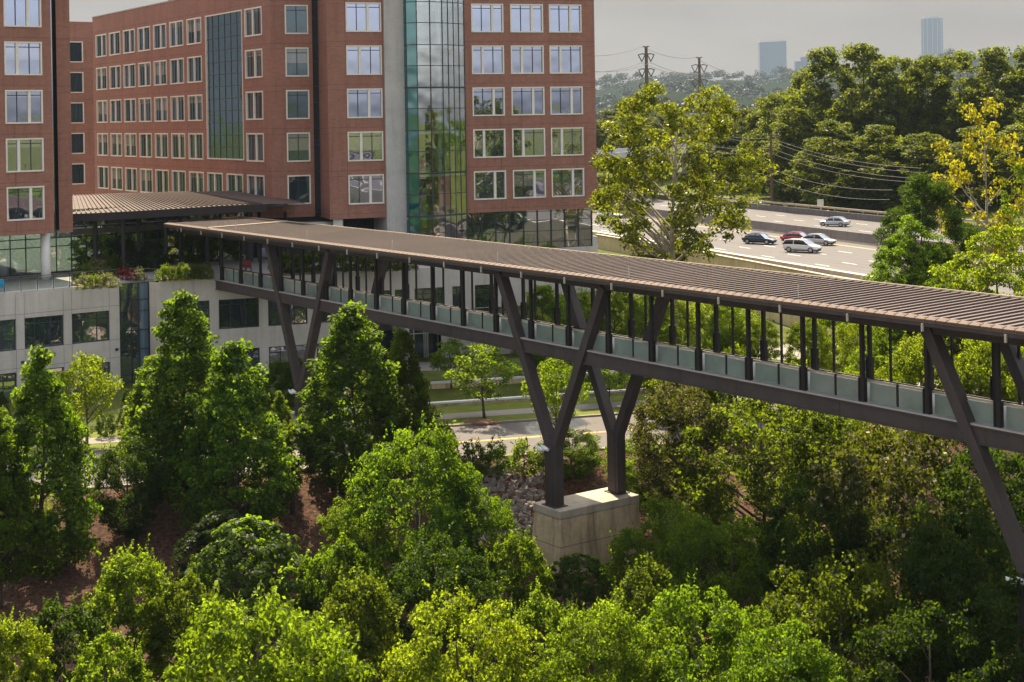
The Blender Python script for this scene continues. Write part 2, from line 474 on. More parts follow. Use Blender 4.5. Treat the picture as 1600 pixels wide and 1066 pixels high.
def roof_mat():
    m = NT('roof_metal')
    tc = m.n('ShaderNodeTexCoord').outputs['Object']
    n1 = m.noise(tc, 0.15, 4)
    n2 = m.noise(tc, 3.0, 3)
    c = m.mix(m.ramp(n1, 0.3, 0.7), (0.072, 0.046, 0.035), (0.108, 0.070, 0.053))
    c = m.mix(m.math('MULTIPLY', m.ramp(n2, 0.5, 0.8), 0.3), c, (0.11, 0.09, 0.08))
    return m.done(m.bsdf(Base_Color=c, Roughness=0.6, Specular_IOR_Level=0.3, Normal=m.bump(n2, 0.1)))
M['roof'] = roof_mat()
# ------------------------------------------------------------------ terrain
def smooth(a, b, x):
    t = min(1.0, max(0.0, (x - a) / (b - a)))
    return t * t * (3 - 2 * t)
def kerb_y(X): return 115.6 + 0.26 * X
HN = unit(0.934, 0.358)
HD = Vector((-HN.y, HN.x))           # along the highway, away from the viewer
def H(X, Y):
    yc = kerb_y(X)
    yn = yc - 11.5
    hw = HN.x * X + HN.y * Y
    if Y < yn:
        t = max(0.0, yn - Y - 2.0)
        z = -9.9 - 9.2 * (1 - math.exp(-t / 22.0))
    else:
        v = Y - yc
        z = -9.9 + 1.0 * smooth(8.0, 14.0, v)
    z += 4.6 * smooth(144, 156, Y) * smooth(-6, 2, X) * (1 - smooth(16, 30, X))
    far = smooth(85.2, 86.2, hw) * smooth(20, 60, Y)
    z = z * (1 - far) + (-4.2 + 3.0 * smooth(140, 190, hw)) * far
    r = math.hypot(X, Y - 80)
    return z * (1 - smooth(380, 700, r)) + (-5.0) * smooth(380, 700, r)
def axis(a, b, step, far, n):
    mid = np.arange(a, b + 0.1, step)
    g = (np.linspace(0, 1, n + 1)[1:]) ** 2.2
    return np.concatenate([(a - g * (far))[::-1], mid, b + g * far])
def ground_mat():
    m = NT('ground_soil')
    tc = m.n('ShaderNodeTexCoord').outputs['Object']
    at_ = m.n('ShaderNodeAttribute', attribute_name='grass').outputs['Fac']
    n1 = m.noise(tc, 0.35, 5)
    n2 = m.noise(tc, 4.0, 4, 0.75)
    n3 = m.n('ShaderNodeTexVoronoi', {'Vector': tc, 'Scale': 5.0}).outputs['Color']
    mul = m.mix(m.ramp(n2, 0.35, 0.68), (0.045, 0.024, 0.016), (0.17, 0.092, 0.058))
    mul = m.mix(0.35, mul, m.mix(1.0, mul, n3, 'MULTIPLY'))
    gr = m.mix(m.ramp(n1, 0.35, 0.7), (0.050, 0.075, 0.012), (0.13, 0.14, 0.022))
    gr = m.mix(m.math('MULTIPLY', m.ramp(n2, 0.4, 0.7), 0.4), gr, (0.09, 0.08, 0.03))
    c = m.mix(at_, mul, gr)
    return m.done(m.bsdf(Base_Color=c, Roughness=0.95, Specular_IOR_Level=0.1, Normal=m.bump(n2, 0.8, 0.12)))
xs = axis(-110, 150, 2.0, 7000, 22)
ys = axis(-60, 262, 2.0, 7000, 22)
gv, gcol = [], []
for Y in ys:
    for X in xs:
        gv.append((X, Y, H(X, Y)))
        hw = HN.x * X + HN.y * Y
        gcol.append(smooth(-1, 2, Y - kerb_y(X) + 11.5) if abs(X) < 200 and Y > -60 else 1.0)
nx, ny = len(xs), len(ys)
gf = [(j * nx + i, j * nx + i + 1, (j + 1) * nx + i + 1, (j + 1) * nx + i) for j in range(ny - 1) for i in range(nx - 1)]
gme = bpy.data.meshes.new('ground')
gme.from_pydata(gv, [], gf)
ga = gme.attributes.new('grass', 'FLOAT', 'POINT')
ga.data.foreach_set('value', gcol)
gme.materials.append(ground_mat())
gme.polygons.foreach_set('use_smooth', [True] * len(gme.polygons))
tag(new_obj('ground', gme), kind='structure')
def strip(v0, v1, lift, x0=-75, x1=62, step=2.0):
    mb = MB()
    X = x0
    while X < x1:
        X2 = min(x1, X + step)
        P = [(X, kerb_y(X) + v0), (X2, kerb_y(X2) + v0), (X2, kerb_y(X2) + v1), (X, kerb_y(X) + v1)]
        mb.quad(*[(p[0], p[1], -9.9 + lift) for p in P])
        X = X2
    return mb
def kerbstrip(v0, v1, z0, z1, x0=-75, x1=62):
    mb = MB()
    a, b = Vector((x0, kerb_y(x0), 0)), Vector((x1, kerb_y(x1), 0))
    mb.box(a + Vector((0, v0, z0)), b - a, Vector((0, v1 - v0, 0)), Vector((0, 0, z1 - z0)))
    return mb
struct(strip(-11.3, -0.01, 0.03), 'road', M['asphalt'])
struct(kerbstrip(0.0, 0.28, -10.2, -9.73), 'kerb', M['kerb'])
struct(kerbstrip(-11.7, -11.31, -10.2, -9.75), 'kerb', M['kerb'])
struct(strip(0.28, 2.5, 0.13), 'verge', M['lawn'])
struct(strip(2.5, 4.7, 0.15), 'sidewalk', M['walk'])
struct(strip(4.7, 7.9, 0.12), 'lawn', M['lawn'])
mk = MB()
for off in (-5.9, -5.65):
    for p in strip(off, off + 0.13, 0.036).f: pass
    s_ = strip(off, off + 0.13, 0.036)
    k = len(mk.v)
    mk.v += s_.v
    mk.f += [tuple(i + k for i in f) for f in s_.f]
struct(mk, 'road_marking', M['yellow'])
# entrance plaza of the podium building and the drive on its left
def patch(name, mat, pts, lift):
    mb = MB()
    mb.v = [(p[0], p[1], lift) for p in pts]
    mb.f = [tuple(range(len(pts)))]
    return struct(mb, name, mat)
# ------------------------------------------------------------------ pedestrian bridge
S0, S1 = 12.0, 122.2
PN, PF = 55.0, 60.0
ZB, ZT0, ZT1 = -0.78, 3.88, 4.45
d3 = Vector((D2.x, D2.y, 0))
n3 = Vector((N2.x, N2.y, 0))
br = thing('pedestrian_bridge', 'long covered footbridge of dark steel with glass railings on V shaped supports', 'footbridge', sp(72.8, 57.5, ZB))
mb = MB()
mb.box(sp(S0, PN + 0.16, -0.42), d3 * (S1 - S0), n3 * (PF - PN - 0.32), (0, 0, 0.40))
mb.build('deck', M['deckf'], br)
for p, sgn in ((PN, -1), (PF, 1)):
    mb = MB()
    mb.box(sp(S0, p - 0.15, ZB), d3 * (S1 - S0), n3 * 0.3, (0, 0, 0.74))
    mb.box(sp(S0, p - 0.24, ZB - 0.03), d3 * (S1 - S0), n3 * 0.48, (0, 0, 0.06))
    mb.box(sp(S0, p - 0.24, -0.06), d3 * (S1 - S0), n3 * 0.48, (0, 0, 0.06))
    mb.build('edge_beam', M['steel'], br)
    mb = MB()
    mb.box(sp(S0, p - 0.21, 0.003), d3 * (S1 - S0), n3 * 0.40, (0, 0, 0.08))
    mb.build('kerb_rail', M['kerbm'], br)
    mb = MB()
    mb.box(sp(S0, p - 0.19, ZT0), d3 * (129.0 - S0), n3 * 0.38, (0, 0, ZT1 - ZT0))
    mb.box(sp(S0, p - 0.25, ZT0 - 0.04), d3 * (129.0 - S0), n3 * 0.5, (0, 0, 0.06))
    mb.build('top_beam', M['steel'], br)
mb = MB()
s = S0 + 1
while s < S1:
    mb.box(sp(s, PN + 0.2, ZB + 0.02), d3 * 0.2, n3 * (PF - PN - 0.4), (0, 0, 0.34))
    mb.box(sp(s, PN + 0.2, ZT0 + 0.1), d3 * 0.16, n3 * (PF - PN - 0.4), (0, 0, 0.3))
    s += 3.85
mb.build('cross_beams', M['steel_dark'], br)
# roof: standing seam metal, one slope, with seams across and paler edge trims with sunlight put into their colour
RP0, RP1 = 53.2, 61.0
RS1 = 129.6
def zroof(p): return 4.80 + 0.030 * (p - RP0)
mb = MB()
mb.box(sp(S0, RP0 + 0.05, 4.52), d3 * (RS1 - S0 - 0.05), n3 * (RP1 - RP0 - 0.1) + Vector((0, 0, 0.14)), (0, 0, 0.24))
s = S0
while s < RS1 - 0.2:
    if not 119.9 < s < 120.3:
        mb.box(sp(s, RP0 + 0.03, 4.75), d3 * 0.11, n3 * (RP1 - RP0 - 0.06) + Vector((0, 0, 0.16)), (0, 0, 0.085))
    s += 0.58
roof = mb.build('roof', M['roof'], br)
mb = MB()
mb.box(sp(S0, RP1 - 0.02, 4.82), d3 * (RS1 - S0), n3 * 0.10, (0, 0, 0.22))
mb.box(sp(119.9, RP0 + 0.02, 4.76), d3 * 0.32, n3 * (RP1 - RP0 - 0.05) + Vector((0, 0, 0.16)), (0, 0, 0.15))
mb.build('ridge_trim', M['trim'], br)
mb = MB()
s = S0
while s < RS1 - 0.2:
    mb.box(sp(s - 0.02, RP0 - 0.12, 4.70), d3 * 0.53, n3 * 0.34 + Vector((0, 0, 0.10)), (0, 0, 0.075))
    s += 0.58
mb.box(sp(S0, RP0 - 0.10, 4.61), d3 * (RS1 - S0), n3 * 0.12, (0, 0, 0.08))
mb.build('eave_edge', plain('eave_metal_sunlit', (0.125, 0.085, 0.062), 0.8, 0.2), br)  # paler than the roof: sunlight on the rib ends put into the colour
mb = MB()
mb.box(sp(S0, RP0 - 0.10, 4.44), d3 * (RS1 - S0), n3 * 0.14, (0, 0, 0.155))
mb.build('fascia', M['steel'], br)
s = 21.0
k = 0
while s < 128:
    mb = MB()
    mb.box(sp(s, RP0 - 0.20, 4.22), d3 * 0.10, n3 * 0.09, (0, 0, 0.36))
    mb.build('gutter_bracket', M['rail'], br)
    if k % 3 == 1:
        mb = MB()
        mb.tube([sp(s, RP0 + 1.1, 4.8), sp(s, RP0 + 1.1, 5.45)], 0.025, 6)
        mb.build('roof_anchor', M['rail'], br)
    s += 4.35
    k += 1
# V supports
VS = (38.6, 72.8, 106.4)
for vi, vc in enumerate(VS):
    zj = (-6.0, -6.15, -7.4)[vi]
    zg = (-17.6, -10.0, -10.1)[vi]
    for p in (PN, PF):
        q = p - 0.02
        for sg in (-1, 1):
            mb = MB()
            top = sp(vc + sg * 5.35, q, ZT0 + 0.1)
            bot = sp(vc + sg * 0.24, q, zj - 0.1)
            mb.beam(top, bot, n3, 0.66, 0.56)
            mb.build('strut', M['steel'], br, bevel=0.03)
        mb = MB()
        mb.box(sp(vc - 0.52, q - 0.34, zg), d3 * 1.04, n3 * 0.68, (0, 0, zj - zg + 0.25))
        mb.box(sp(vc - 0.30, q - 0.38, zg), d3 * 0.60, n3 * 0.76, (0, 0, zj - zg + 0.12))
        mb.box(sp(vc - 0.7, q - 0.52, zg), d3 * 1.4, n3 * 1.04, (0, 0, 0.06))
        mb.build('column', M['steel'], br, bevel=0.02)
    mb = MB()
    for dx, dz in ((-0.25, 0.0), (0.3, -0.12)):
        c = sp(vc + 0.45 + dx, PN - 0.58, zj - 0.25 + dz)
        mb.tube([c + d3 * 0.32 + Vector((0, 0, 0.1)), c, c - d3 * 0.34 - Vector((0, 0, 0.06))], [0.06, 0.13, 0.11], 10)
    mb.box(sp(vc + 0.2, PN - 0.62, zj - 0.42), d3 * 0.5, n3 * 0.3, (0, 0, 0.12))
    mb.build('floodlight', M['white'], br, smooth=False)
# bolted splice plates on the near edge beam and top beam
s = S0 + 3.0
while s < S1 - 2:
    for z0_, z1_ in ((ZB + 0.08, -0.12), (ZT0 + 0.08, ZT1 - 0.06)):
        mb = MB()
        pq = PN - (0.15 if z0_ < 0 else 0.19)
        mb.box(sp(s - 0.3, pq - 0.018, z0_), d3 * 0.6, n3 * 0.017, (0, 0, z1_ - z0_))
        for i_ in range(4):
            for k_ in range(2):
                mb.box(sp(s - 0.24 + 0.14 * i_, pq - 0.035, z0_ + 0.08 + (z1_ - z0_ - 0.2) * k_), d3 * 0.05, n3 * 0.016, (0, 0, 0.05))
        mb.build('splice_plate', M['steel'], br)
    s += 11.55
# posts, rails and glass
POST = [40.3 + 3.85 * k for k in range(-7, 22)]
for p, inn in ((PN, 1), (PF, -1)):
    for s in POST:
        if s > 121.5 or s < S0: continue
        mb = MB()
        mb.box(sp(s - 0.085, p - 0.10, 0.084), d3 * 0.17, n3 * 0.20, (0, 0, ZT0 - 0.125))
        for off in (-0.185, 0.115):
            mb.box(sp(s + off, p - 0.13, 0.084), d3 * 0.07, n3 * 0.24, (0, 0, 1.15))
        mb.build('post', M['steel_dark'], br)
    q = p + inn * 0.22
    if p == PN:
        mb = MB()
        mb.tube([sp(S0, q, 1.20), sp(S1, q, 1.20)], 0.035, 8)
        mb.build('handrail', M['steel_dark'], br)
        mb = MB()
        mb.box(sp(S0, q + 0.05, 1.02), d3 * (S1 - S0), n3 * 0.09, (0, 0, 0.09))
        mb.build('rail_bar', M['trim'], br)
    for a, b in zip(POST[:-1], POST[1:]):
        if b > 121.5 or a < S0: continue
        mid = (a + b) / 2
        if p == PF:
            mb = MB()
            mb.box(sp(mid + 0.5, p - 0.06, 0.084), d3 * 0.10, n3 * 0.12, (0, 0, ZT0 - 0.125))
            mb.build('slim_post', M['steel_dark'], br)
            continue
        mb = MB()
        mb.box(sp(mid - 0.04, q - 0.04, 0.05), d3 * 0.08, n3 * 0.08, (0, 0, 1.1))
        mb.build('rail_post', M['steel_dark'], br)
        for u0, u1 in ((a + 0.25, mid - 0.08), (mid + 0.08, b - 0.25)):
            mb = MB()
            mb.box(sp(u0, q - 0.012, 0.10), d3 * (u1 - u0), n3 * 0.024, (0, 0, 0.90))
            mb.build('glass_panel', M['glass_frost'], br)
# concrete pier under the middle V
def pier(s, z0, z1):
    t = thing('concrete_pier', 'stained tapered concrete pier carrying the two middle V columns of the footbridge', 'pier', sp(s, 57.5, z0))
    mb = MB()
    a0, a1, b0, b1 = 1.75, 1.35, 3.65, 3.12
    lo = [sp(s + i * a0, 57.5 + j * b0, z0) for i, j in ((-1, -1), (1, -1), (1, 1), (-1, 1))]
    hi = [sp(s + i * a1, 57.5 + j * b1, z1 - 0.5) for i, j in ((-1, -1), (1, -1), (1, 1), (-1, 1))]
    mb.loft([lo, hi] if (Vector(lo[1]) - Vector(lo[0])).cross(Vector(lo[2]) - Vector(lo[1])).z > 0 else [lo[::-1], hi[::-1]])
    mb.build('shaft', M['pier'], t, bevel=0.05)
    mb = MB()
    mb.box(sp(s - 1.4, 57.5 - 3.18, z1 - 0.496), d3 * 2.8, n3 * 6.36, (0, 0, 0.496))
    mb.build('cap', plain('cap_concrete', (0.40, 0.34, 0.26), 0.9, 0.25, 0.6, bump=0.2, stain=0.5), t, bevel=0.04)
    mb = MB()
    for zz in (z1 - 2.2, z1 - 4.0):
        f_ = (zz - z0) / (z1 - .5 - z0)
        hw_, hl_ = a0 + (a1 - a0) * f_ + .006, b0 + (b1 - b0) * f_ + .006
        mb.box(sp(s - hw_, 57.5 - hl_, zz), d3 * 2 * hw_, n3 * 2 * hl_, (0, 0, .035))
    mb.build('form_joint', M['median'], t)
    return t
pier(72.8, -16.5, -10.0)
def footing(s, zg, label):
    t = thing('column_footing', label, 'footing', sp(s, 57.5, zg - 1.5))
    mb = MB()
    mb.box(sp(s - 1.1, 54.0, zg - 1.5), d3 * 2.2, n3 * 7.0, (0, 0, 1.5))
    mb.build('block', M['pier'], t, bevel=0.05)
footing(38.6, -17.6, 'low concrete footing under the nearest V columns, mostly outside the right edge')
footing(106.4, -10.1, 'flat concrete footing under the V columns nearest the building')
# ------------------------------------------------------------------ buildings
def wall(mb, P0, u, u0, u1, z0, z1, holes, depth=0.32):
    """vertical wall sheet from u0 to u1 with rectangular holes (ua, ub, za, zb) and reveals"""
    inn = Vector((-u[1], u[0], 0))
    U = Vector((u[0], u[1], 0))
    P = Vector((P0[0], P0[1], 0))
    us = sorted(set([u0, u1] + [min(u1, max(u0, h[i])) for h in holes for i in (0, 1)]))
    zs = sorted(set([z0, z1] + [min(z1, max(z0, h[i])) for h in holes for i in (2, 3)]))
    for a, b in zip(us[:-1], us[1:]):
        for c, d in zip(zs[:-1], zs[1:]):
            mu, mz = (a + b) / 2, (c + d) / 2
            if any(h[0] < mu < h[1] and h[2] < mz < h[3] for h in holes): continue
            mb.quad(P + U * a + Vector((0, 0, c)), P + U * b + Vector((0, 0, c)), P + U * b + Vector((0, 0, d)), P + U * a + Vector((0, 0, d)),
                    [(a, c), (b, c), (b, d), (a, d)])
    for a, b, c, d in holes:
        A, B = P + U * a, P + U * b
        i = inn * depth
        zc, zd = Vector((0, 0, c)), Vector((0, 0, d))
        t = [(a, c), (a + depth, c), (a + depth, d), (a, d)]
        mb.quad(A + zc, A + zd, A + zd + i, A + zc + i, t)
        mb.quad(B + zc, B + zc + i, B + zd + i, B + zd, t)
        mb.quad(A + zc, A + zc + i, B + zc + i, B + zc, t)
        mb.quad(A + zd, B + zd, B + zd + i, A + zd + i, t)
WCACHE = {}
def window(parent, P0, u, hole, mull=None, bars=(), hbars=(), frame='frame', pane='glass', border=0.13, inset=0.16, proud=0.05):
    a, b, c, d = hole
    W, Hh = round(b - a, 2), round(d - c, 2)
    key = (W, Hh, mull, tuple(bars), tuple(hbars), frame, border, inset, proud)
    if key not in WCACHE:
        f = MB()
        y0, y1 = -proud, 0.25
        def bx(mb, x0, x1, z0, z1, ya, yb): mb.box((x0, ya, z0), (x1 - x0, 0, 0), (0, yb - ya, 0), (0, 0, z1 - z0))
        if border:
            bx(f, 0, border, 0, Hh, y0, y1)
            bx(f, W - border, W, 0, Hh, y0, y1)
            bx(f, border, W - border, Hh - border, Hh, y0, y1)
            bx(f, border, W - border, 0, border, y0 - 0.06, y1)
        if mull is not None:
            bx(f, W * mull - 0.12, W * mull + 0.12, border, Hh - border, y0 + 0.04, y1)
        p = MB()
        bx(p, border, W - border, border, Hh - border, inset, inset + 0.02)
        g = MB()
        for x in bars:
            bx(g, W * x - 0.035, W * x + 0.035, border, Hh - border, inset - 0.06, inset - 0.001)
        for z in hbars:
            bx(g, border, W - border, Hh * z - 0.035, Hh * z + 0.035, inset - 0.05, inset - 0.002)
        WCACHE[key] = (f.mesh('window', M[frame]) if f.v else None, p, g.mesh('glazing_bar', M['bar']) if g.v else None, {})
    fm, p, gm, pm = WCACHE[key]
    if pane not in pm: pm[pane] = p.mesh('pane', M[pane])
    loc = Vector((P0[0] + u[0] * a, P0[1] + u[1] * a, c)) - Vector(parent.location)
    if fm is None:
        o = new_obj('window', gm)
    else:
        o = new_obj('window', fm)
    o.parent = parent
    o.location = loc
    o.rotation_euler = (0, 0, math.atan2(u[1], u[0]))
    q = new_obj('pane', pm[pane])
    q.parent = o
    pz = Vector((W / 2, inset, Hh / 2))
    q.rotation_euler = (rnd.uniform(-1, 1) * R(0.18), 0, rnd.uniform(-1, 1) * R(0.18))
    if gm is not None and fm is not None:
        g = new_obj('glazing_bar', gm)
        g.parent = o
    return o
SILL = [22.85 + 4.3, 22.85, 18.55, 14.25, 9.95, 5.65]
WH = 2.95
TOP = 29.0
BB = 4.35           # bottom of the brick
# plan
PB = Vector((2.0, 153.0)); UB = unit(0.943, 0.334)
nB = Vector((-UB.y, UB.x))
def ub(px, py=180): return hit(px, py, PB, UB)[0]
PR = Vector(at(463, 188, 148.7).xy); UR = UB
def ur(px, py=188): return hit(px, py, PR, UR)[0]
C = PR + UR * ur(424)
UA = unit(0.551, -0.8345)            # left to right along the long wing
def ua(px, py=192): return hit(px, py, C, UA)[0]
mainb = thing('brick_building', 'six storey red brick hospital building with a glass stair tower and a long window wing', 'building', (C.x, C.y, 0))
b0, b1 = ub(513), ub(931)
# B: the wing right of the glass tower
gt0, gt1 = ub(632), ub(727)
cols = [(738, 789), (799, 851), (859.5, 911)]
holesB = []
for ci, (xa, xb) in enumerate(cols):
    a, b = ub(xa + 0.6), ub(xb)
    for ri, zs in enumerate(SILL):
        holesB.append((a, b, zs, zs + WH, ci, ri))
mb = MB()
wall(mb, PB, UB, gt1 + 0.0, b1, BB, TOP, [h[:4] for h in holesB])
Pe = PB + UB * b1
mb.quad((Pe.x, Pe.y, BB), (Pe.x + nB.x * 26, Pe.y + nB.y * 26, BB), (Pe.x + nB.x * 26, Pe.y + nB.y * 26, TOP), (Pe.x, Pe.y, TOP), [(0, BB), (26, BB), (26, TOP), (0, TOP)])
mb.quad(Vector((*(PB + UB * gt1), BB)), Vector((*(PB + UB * gt1 + nB * 1.6), BB)), Vector((*(PB + UB * b1 + nB * 1.6), BB)), Vector((*(PB + UB * b1), BB)), [(0, 0), (0, 2), (19, 2), (19, 0)])
mb.build('wall', M['brick'], mainb)
for a, b, c, d, ci, ri in holesB:
    m = 0.66 if ri % 2 == 1 else 0.34
    window(mainb, PB, UB, (a, b, c, d), m, (m / 2,) if m > 0.5 else (m + (1 - m) / 2,), (0.84,))
# bay left of the glass tower
h2 = [(ub(542.5), ub(598), zs, zs + WH) for zs in SILL]
bx0 = ub(513)
sh0 = ub(601)
mb = MB()
wall(mb, PB, UB, bx0, sh0, BB - 0.1, TOP, h2)
Pl = PB + UB * bx0
mb.quad((Pl.x + nB.x * 6, Pl.y + nB.y * 6, BB - .1), (Pl.x, Pl.y, BB - .1), (Pl.x, Pl.y, TOP), (Pl.x + nB.x * 6, Pl.y + nB.y * 6, TOP), [(0, BB), (6, BB), (6, TOP), (0, TOP)])
Pm = PB + UB * sh0
mb.quad((Pl.x, Pl.y, BB - .1), (Pl.x + nB.x * 6, Pl.y + nB.y * 6, BB - .1), (Pm.x + nB.x * 6, Pm.y + nB.y * 6, BB - .1), (Pm.x, Pm.y, BB - .1), [(0, 0), (0, 6), (7, 6), (7, 0)])
mb.build('wall', M['brick'], mainb)
for i, hh in enumerate(h2):
    m = 0.62 if i % 2 == 1 else 0.38
    window(mainb, PB, UB, hh, m, (m / 2,) if m > 0.5 else (m + (1 - m) / 2,), (0.84,))
# concrete shear wall
mb = MB()
mb.box(Vector((*(PB + UB * sh0 - nB * 0.35), 0)), Vector((*(UB * (gt0 - sh0 - 0.02)), 0)), Vector((*(nB * 7), 0)), (0, 0, TOP + 1))
for z in [4.3 * k for k in range(1, 7)]:
    pass
mb.build('shear_wall', M['shear'], mainb)
# glass stair tower, bowed front
pl = []
L = PB + UB * gt0
Rr = PB + UB * (gt1 - 0.02)
wdt = (Rr - L).length
pl.append(L + nB * 0.3)
pl.append(L - nB * 1.0)
for k in range(0, 9):
    t = k / 8
    uu = wdt * (0.14 + 0.86 * t)
    dd = 1.9 * math.cos((t - 0.15) * math.pi / 2 / 0.85) if t > 0.15 else 1.9 - 0.5 * (0.15 - t)
    pl.append(L + UB * uu - nB * max(0.06, dd))
zt = TOP + 6.0
for i in range(len(pl) - 1):
    a, b = pl[i], pl[i + 1]
    mb = MB()
    mb.quad((a.x, a.y, 0), (b.x, b.y, 0), (b.x, b.y, zt), (a.x, a.y, zt))
    mb.build('tower_glazing', M['glass_teal'] if i in (0, 1) else M['glass_tower'], mainb)
mb = MB()
zl = [0.1, 1.0, 2.6] + [4.3 * k for k in range(1, 8)] + [4.3 * k + 2.2 for k in range(1, 7)]
for z in zl:
    for i in range(len(pl) - 1):
        a, b = pl[i], pl[i + 1]
        mb.beam((a.x, a.y, z), (b.x, b.y, z), (b - a).orthogonal().to_3d(), 0.10, 0.07 if z % 4.3 else 0.16)
for i in (1, 2, 4, 6, 7, 8, 9, 10):
    a = pl[min(i, len(pl) - 1)]
    mb.box((a.x - 0.05, a.y - 0.06, 0), (0.10, 0, 0), (0, 0.12, 0), (0, 0, zt))
mb.build('tower_mullion', M['bar'], mainb)
mb = MB()
inner = [p + nB * 0.25 for p in pl[1:]] + [Rr + nB * 5, L + nB * 5]
for k in range(1, 8):
    mb.prism(inner, 4.3 * k - 0.35, 4.3 * k)
mb.build('tower_floor', M['offwhite'], mainb)
mb = MB()
cc = L + UB * wdt * 0.62 + nB * 1.1
mb.tube([(cc.x, cc.y, 0), (cc.x, cc.y, zt - .5)], 0.22, 12)
cc = L + UB * wdt * 0.9 + nB * 1.6
mb.tube([(cc.x, cc.y, 0), (cc.x, cc.y, zt - .5)], 0.16, 12)
mb.build('tower_column', M['white'], mainb, smooth=True)
mb = MB()
q = L + nB * 5.2
mb.quad((q.x, q.y, 0), (q.x + UB.x * wdt, q.y + UB.y * wdt, 0), (q.x + UB.x * wdt, q.y + UB.y * wdt, zt), (q.x, q.y, zt))
mb.build('tower_back_wall', plain('lobby_wall', (0.20, 0.25, 0.26), 0.7), mainb)
# recessed bay with one window per floor, and a dark glass slot
r0, r1 = ur(424), ur(490)
h3 = [(ur(447.5), ur(484), zs, zs + WH) for zs in SILL]
mb = MB()
wall(mb, PR, UR, r0, r1, BB, TOP, h3)
mb.quad(Vector((*(PR + UR * r0), BB)), Vector((*(PR + UR * r0 + nB * 3), BB)), Vector((*(PR + UR * r1 + nB * 3), BB)), Vector((*(PR + UR * r1), BB)), [(0, 0), (0, 3), (4, 3), (4, 0)])
mb.build('wall', M['brick'], mainb)
for hh in h3:
    window(mainb, PR, UR, hh, None, (0.5,), (0.82,), pane='glass_dark')
mb = MB()
sa, sb = r1 + 0.01, ur(514)
ps = PR + nB * 0.35
mb.box(Vector((*(ps + UR * sa), 4.36)), Vector((*(UR * (sb - sa)), 0)), Vector((*(nB * 0.05), 0)), (0, 0, TOP - 4.36))
mb.build('slot_glazing', M['glass_dark'], mainb)
mb = MB()
for z in [BB + 0.1] + [4.3 * k for k in range(1, 7)] + [4.3 * k + 2.6 for k in range(1, 6)]:
    mb.box(Vector((*(ps + UR * sa - nB * 0.05), z + 0.35)), Vector((*(UR * (sb - sa)), 0)), Vector((*(nB * 0.04), 0)), (0, 0, 0.09))
mb.box(Vector((*(ps + UR * (sa + (sb - sa) * 0.45) - nB * 0.07), 4.5)), Vector((*(UR * 0.08), 0)), Vector((*(nB * 0.04), 0)), (0, 0, TOP - 4.5))
mb.build('slot_mullion', M['bar'], mainb)
# long wing A
a0 = ua(147, 192)
first, last = ua(150.5, 150), ua(388, 240)
pxl = [150.5, 171, 192.5, 215, 240, 266, 293]
pitch = (ua(293, 140) - ua(150.5, 140)) / 6
ww = pitch * 0.80
ustart = ua(151, 140)
holesA = []
ncol = int((-1.0 - ustart) / pitch) + 1
cur0 = ua(322.5, 140); cur1 = ua(380, 140)
for k in range(0, 20):
    a = ustart + pitch * k
    b = a + ww
    if b > -0.5: break
    for ri, zs in enumerate(SILL[1:]):
        if ri == 4 or b < cur0 - 0.1 or a > cur1 + 0.1:
            holesA.append((a, b, zs, zs + WH, k, ri))
chole = (cur0, cur1, SILL[4] + 0.1, SILL[1] + WH)
mb = MB()
ATOP = 28.2
wall(mb, C, UA, a0, 0.0, BB - 0.6, ATOP, [h[:4] for h in holesA] + [chole])
mb.build('wall', M['brick'], mainb)
mb = MB()
Pa, Pb_ = C + UA * a0, C
iA = Vector((-UA.y, UA.x))
mb.box(Vector((*(Pa - iA * 0.08), ATOP)), Vector((*(Pb_ - Pa), 0)), Vector((*(iA * 0.6), 0)), (0, 0, 0.12))
mb.build('coping', M['kerbm'], mainb)
for a, b, c, d, k, ri in holesA:
    m = 0.45 if (ri + k) % 2 else 0.55
    window(mainb, C, UA, (a, b, c, d), m, ((m + 1) / 2,) if m < 0.5 else (m / 2,), (0.84,), border=0.15, pane='glass_dark')
nb = 6
window(mainb, C, UA, chole, None, tuple((i + 1) / (nb) for i in range(nb - 1)), tuple(k / 12 for k in range(1, 12)), border=0.13, pane='glass_deep')
# end wing seen straight on
PE = Vector(at(128, 195, 208).xy); UE = N2
def ue(px, py=195): return hit(px, py, PE, UE)[0]
he = [(ue(109.5), ue(131.5), zs, zs + WH) for zs in SILL[1:]]
mb = MB()
wall(mb, PE, UE, ue(84), ue(151), 2.0, ATOP + 0.4, he)
mb.build('wall', M['brick'], mainb)
for hh in he:
    window(mainb, PE, UE, hh, None, (0.33, 0.66), (0.8,), pane='glass_dark')
# rooftop plant room
mb = MB()
pa, pb = ua(245, 100), ua(415, 100)
mb.box(Vector((*(C + UA * pa + iA * 1.5), ATOP)), Vector((*(UA * (pb - pa)), 0)), Vector((*(iA * 10), 0)), (0, 0, 3.2))
mb.build('plant_room', M['brick'], mainb)
# solid core behind the facades
foot = [PB + UB * (b1 - 0.4) + nB * 1.7, PB + UB * (b1 - .4) + nB * 25, C + iA * 25 + UA * (-6), C + UA * (a0 + .4) + iA * 16, C + UA * (a0 + 0.4) + iA * 0.7, C + iA * 0.7 - UA * 0.3, PR + UR * r1 + nB * 0.9, PR + UR * (r1 + 2.6) + nB * 0.9, PB + UB * gt0 + nB * 5.4, PB + UB * gt1 + nB * 5.4, PB + UB * (gt1 + 0.1) + nB * 1.7]
mb = MB()
mb.prism([(p.x, p.y) for p in foot], 0.0, ATOP - 0.5)
mb.prism([(p.x, p.y) for p in foot], ATOP - 0.496, ATOP - 0.1)
mb.build('inner_wall', M['core'], mainb)
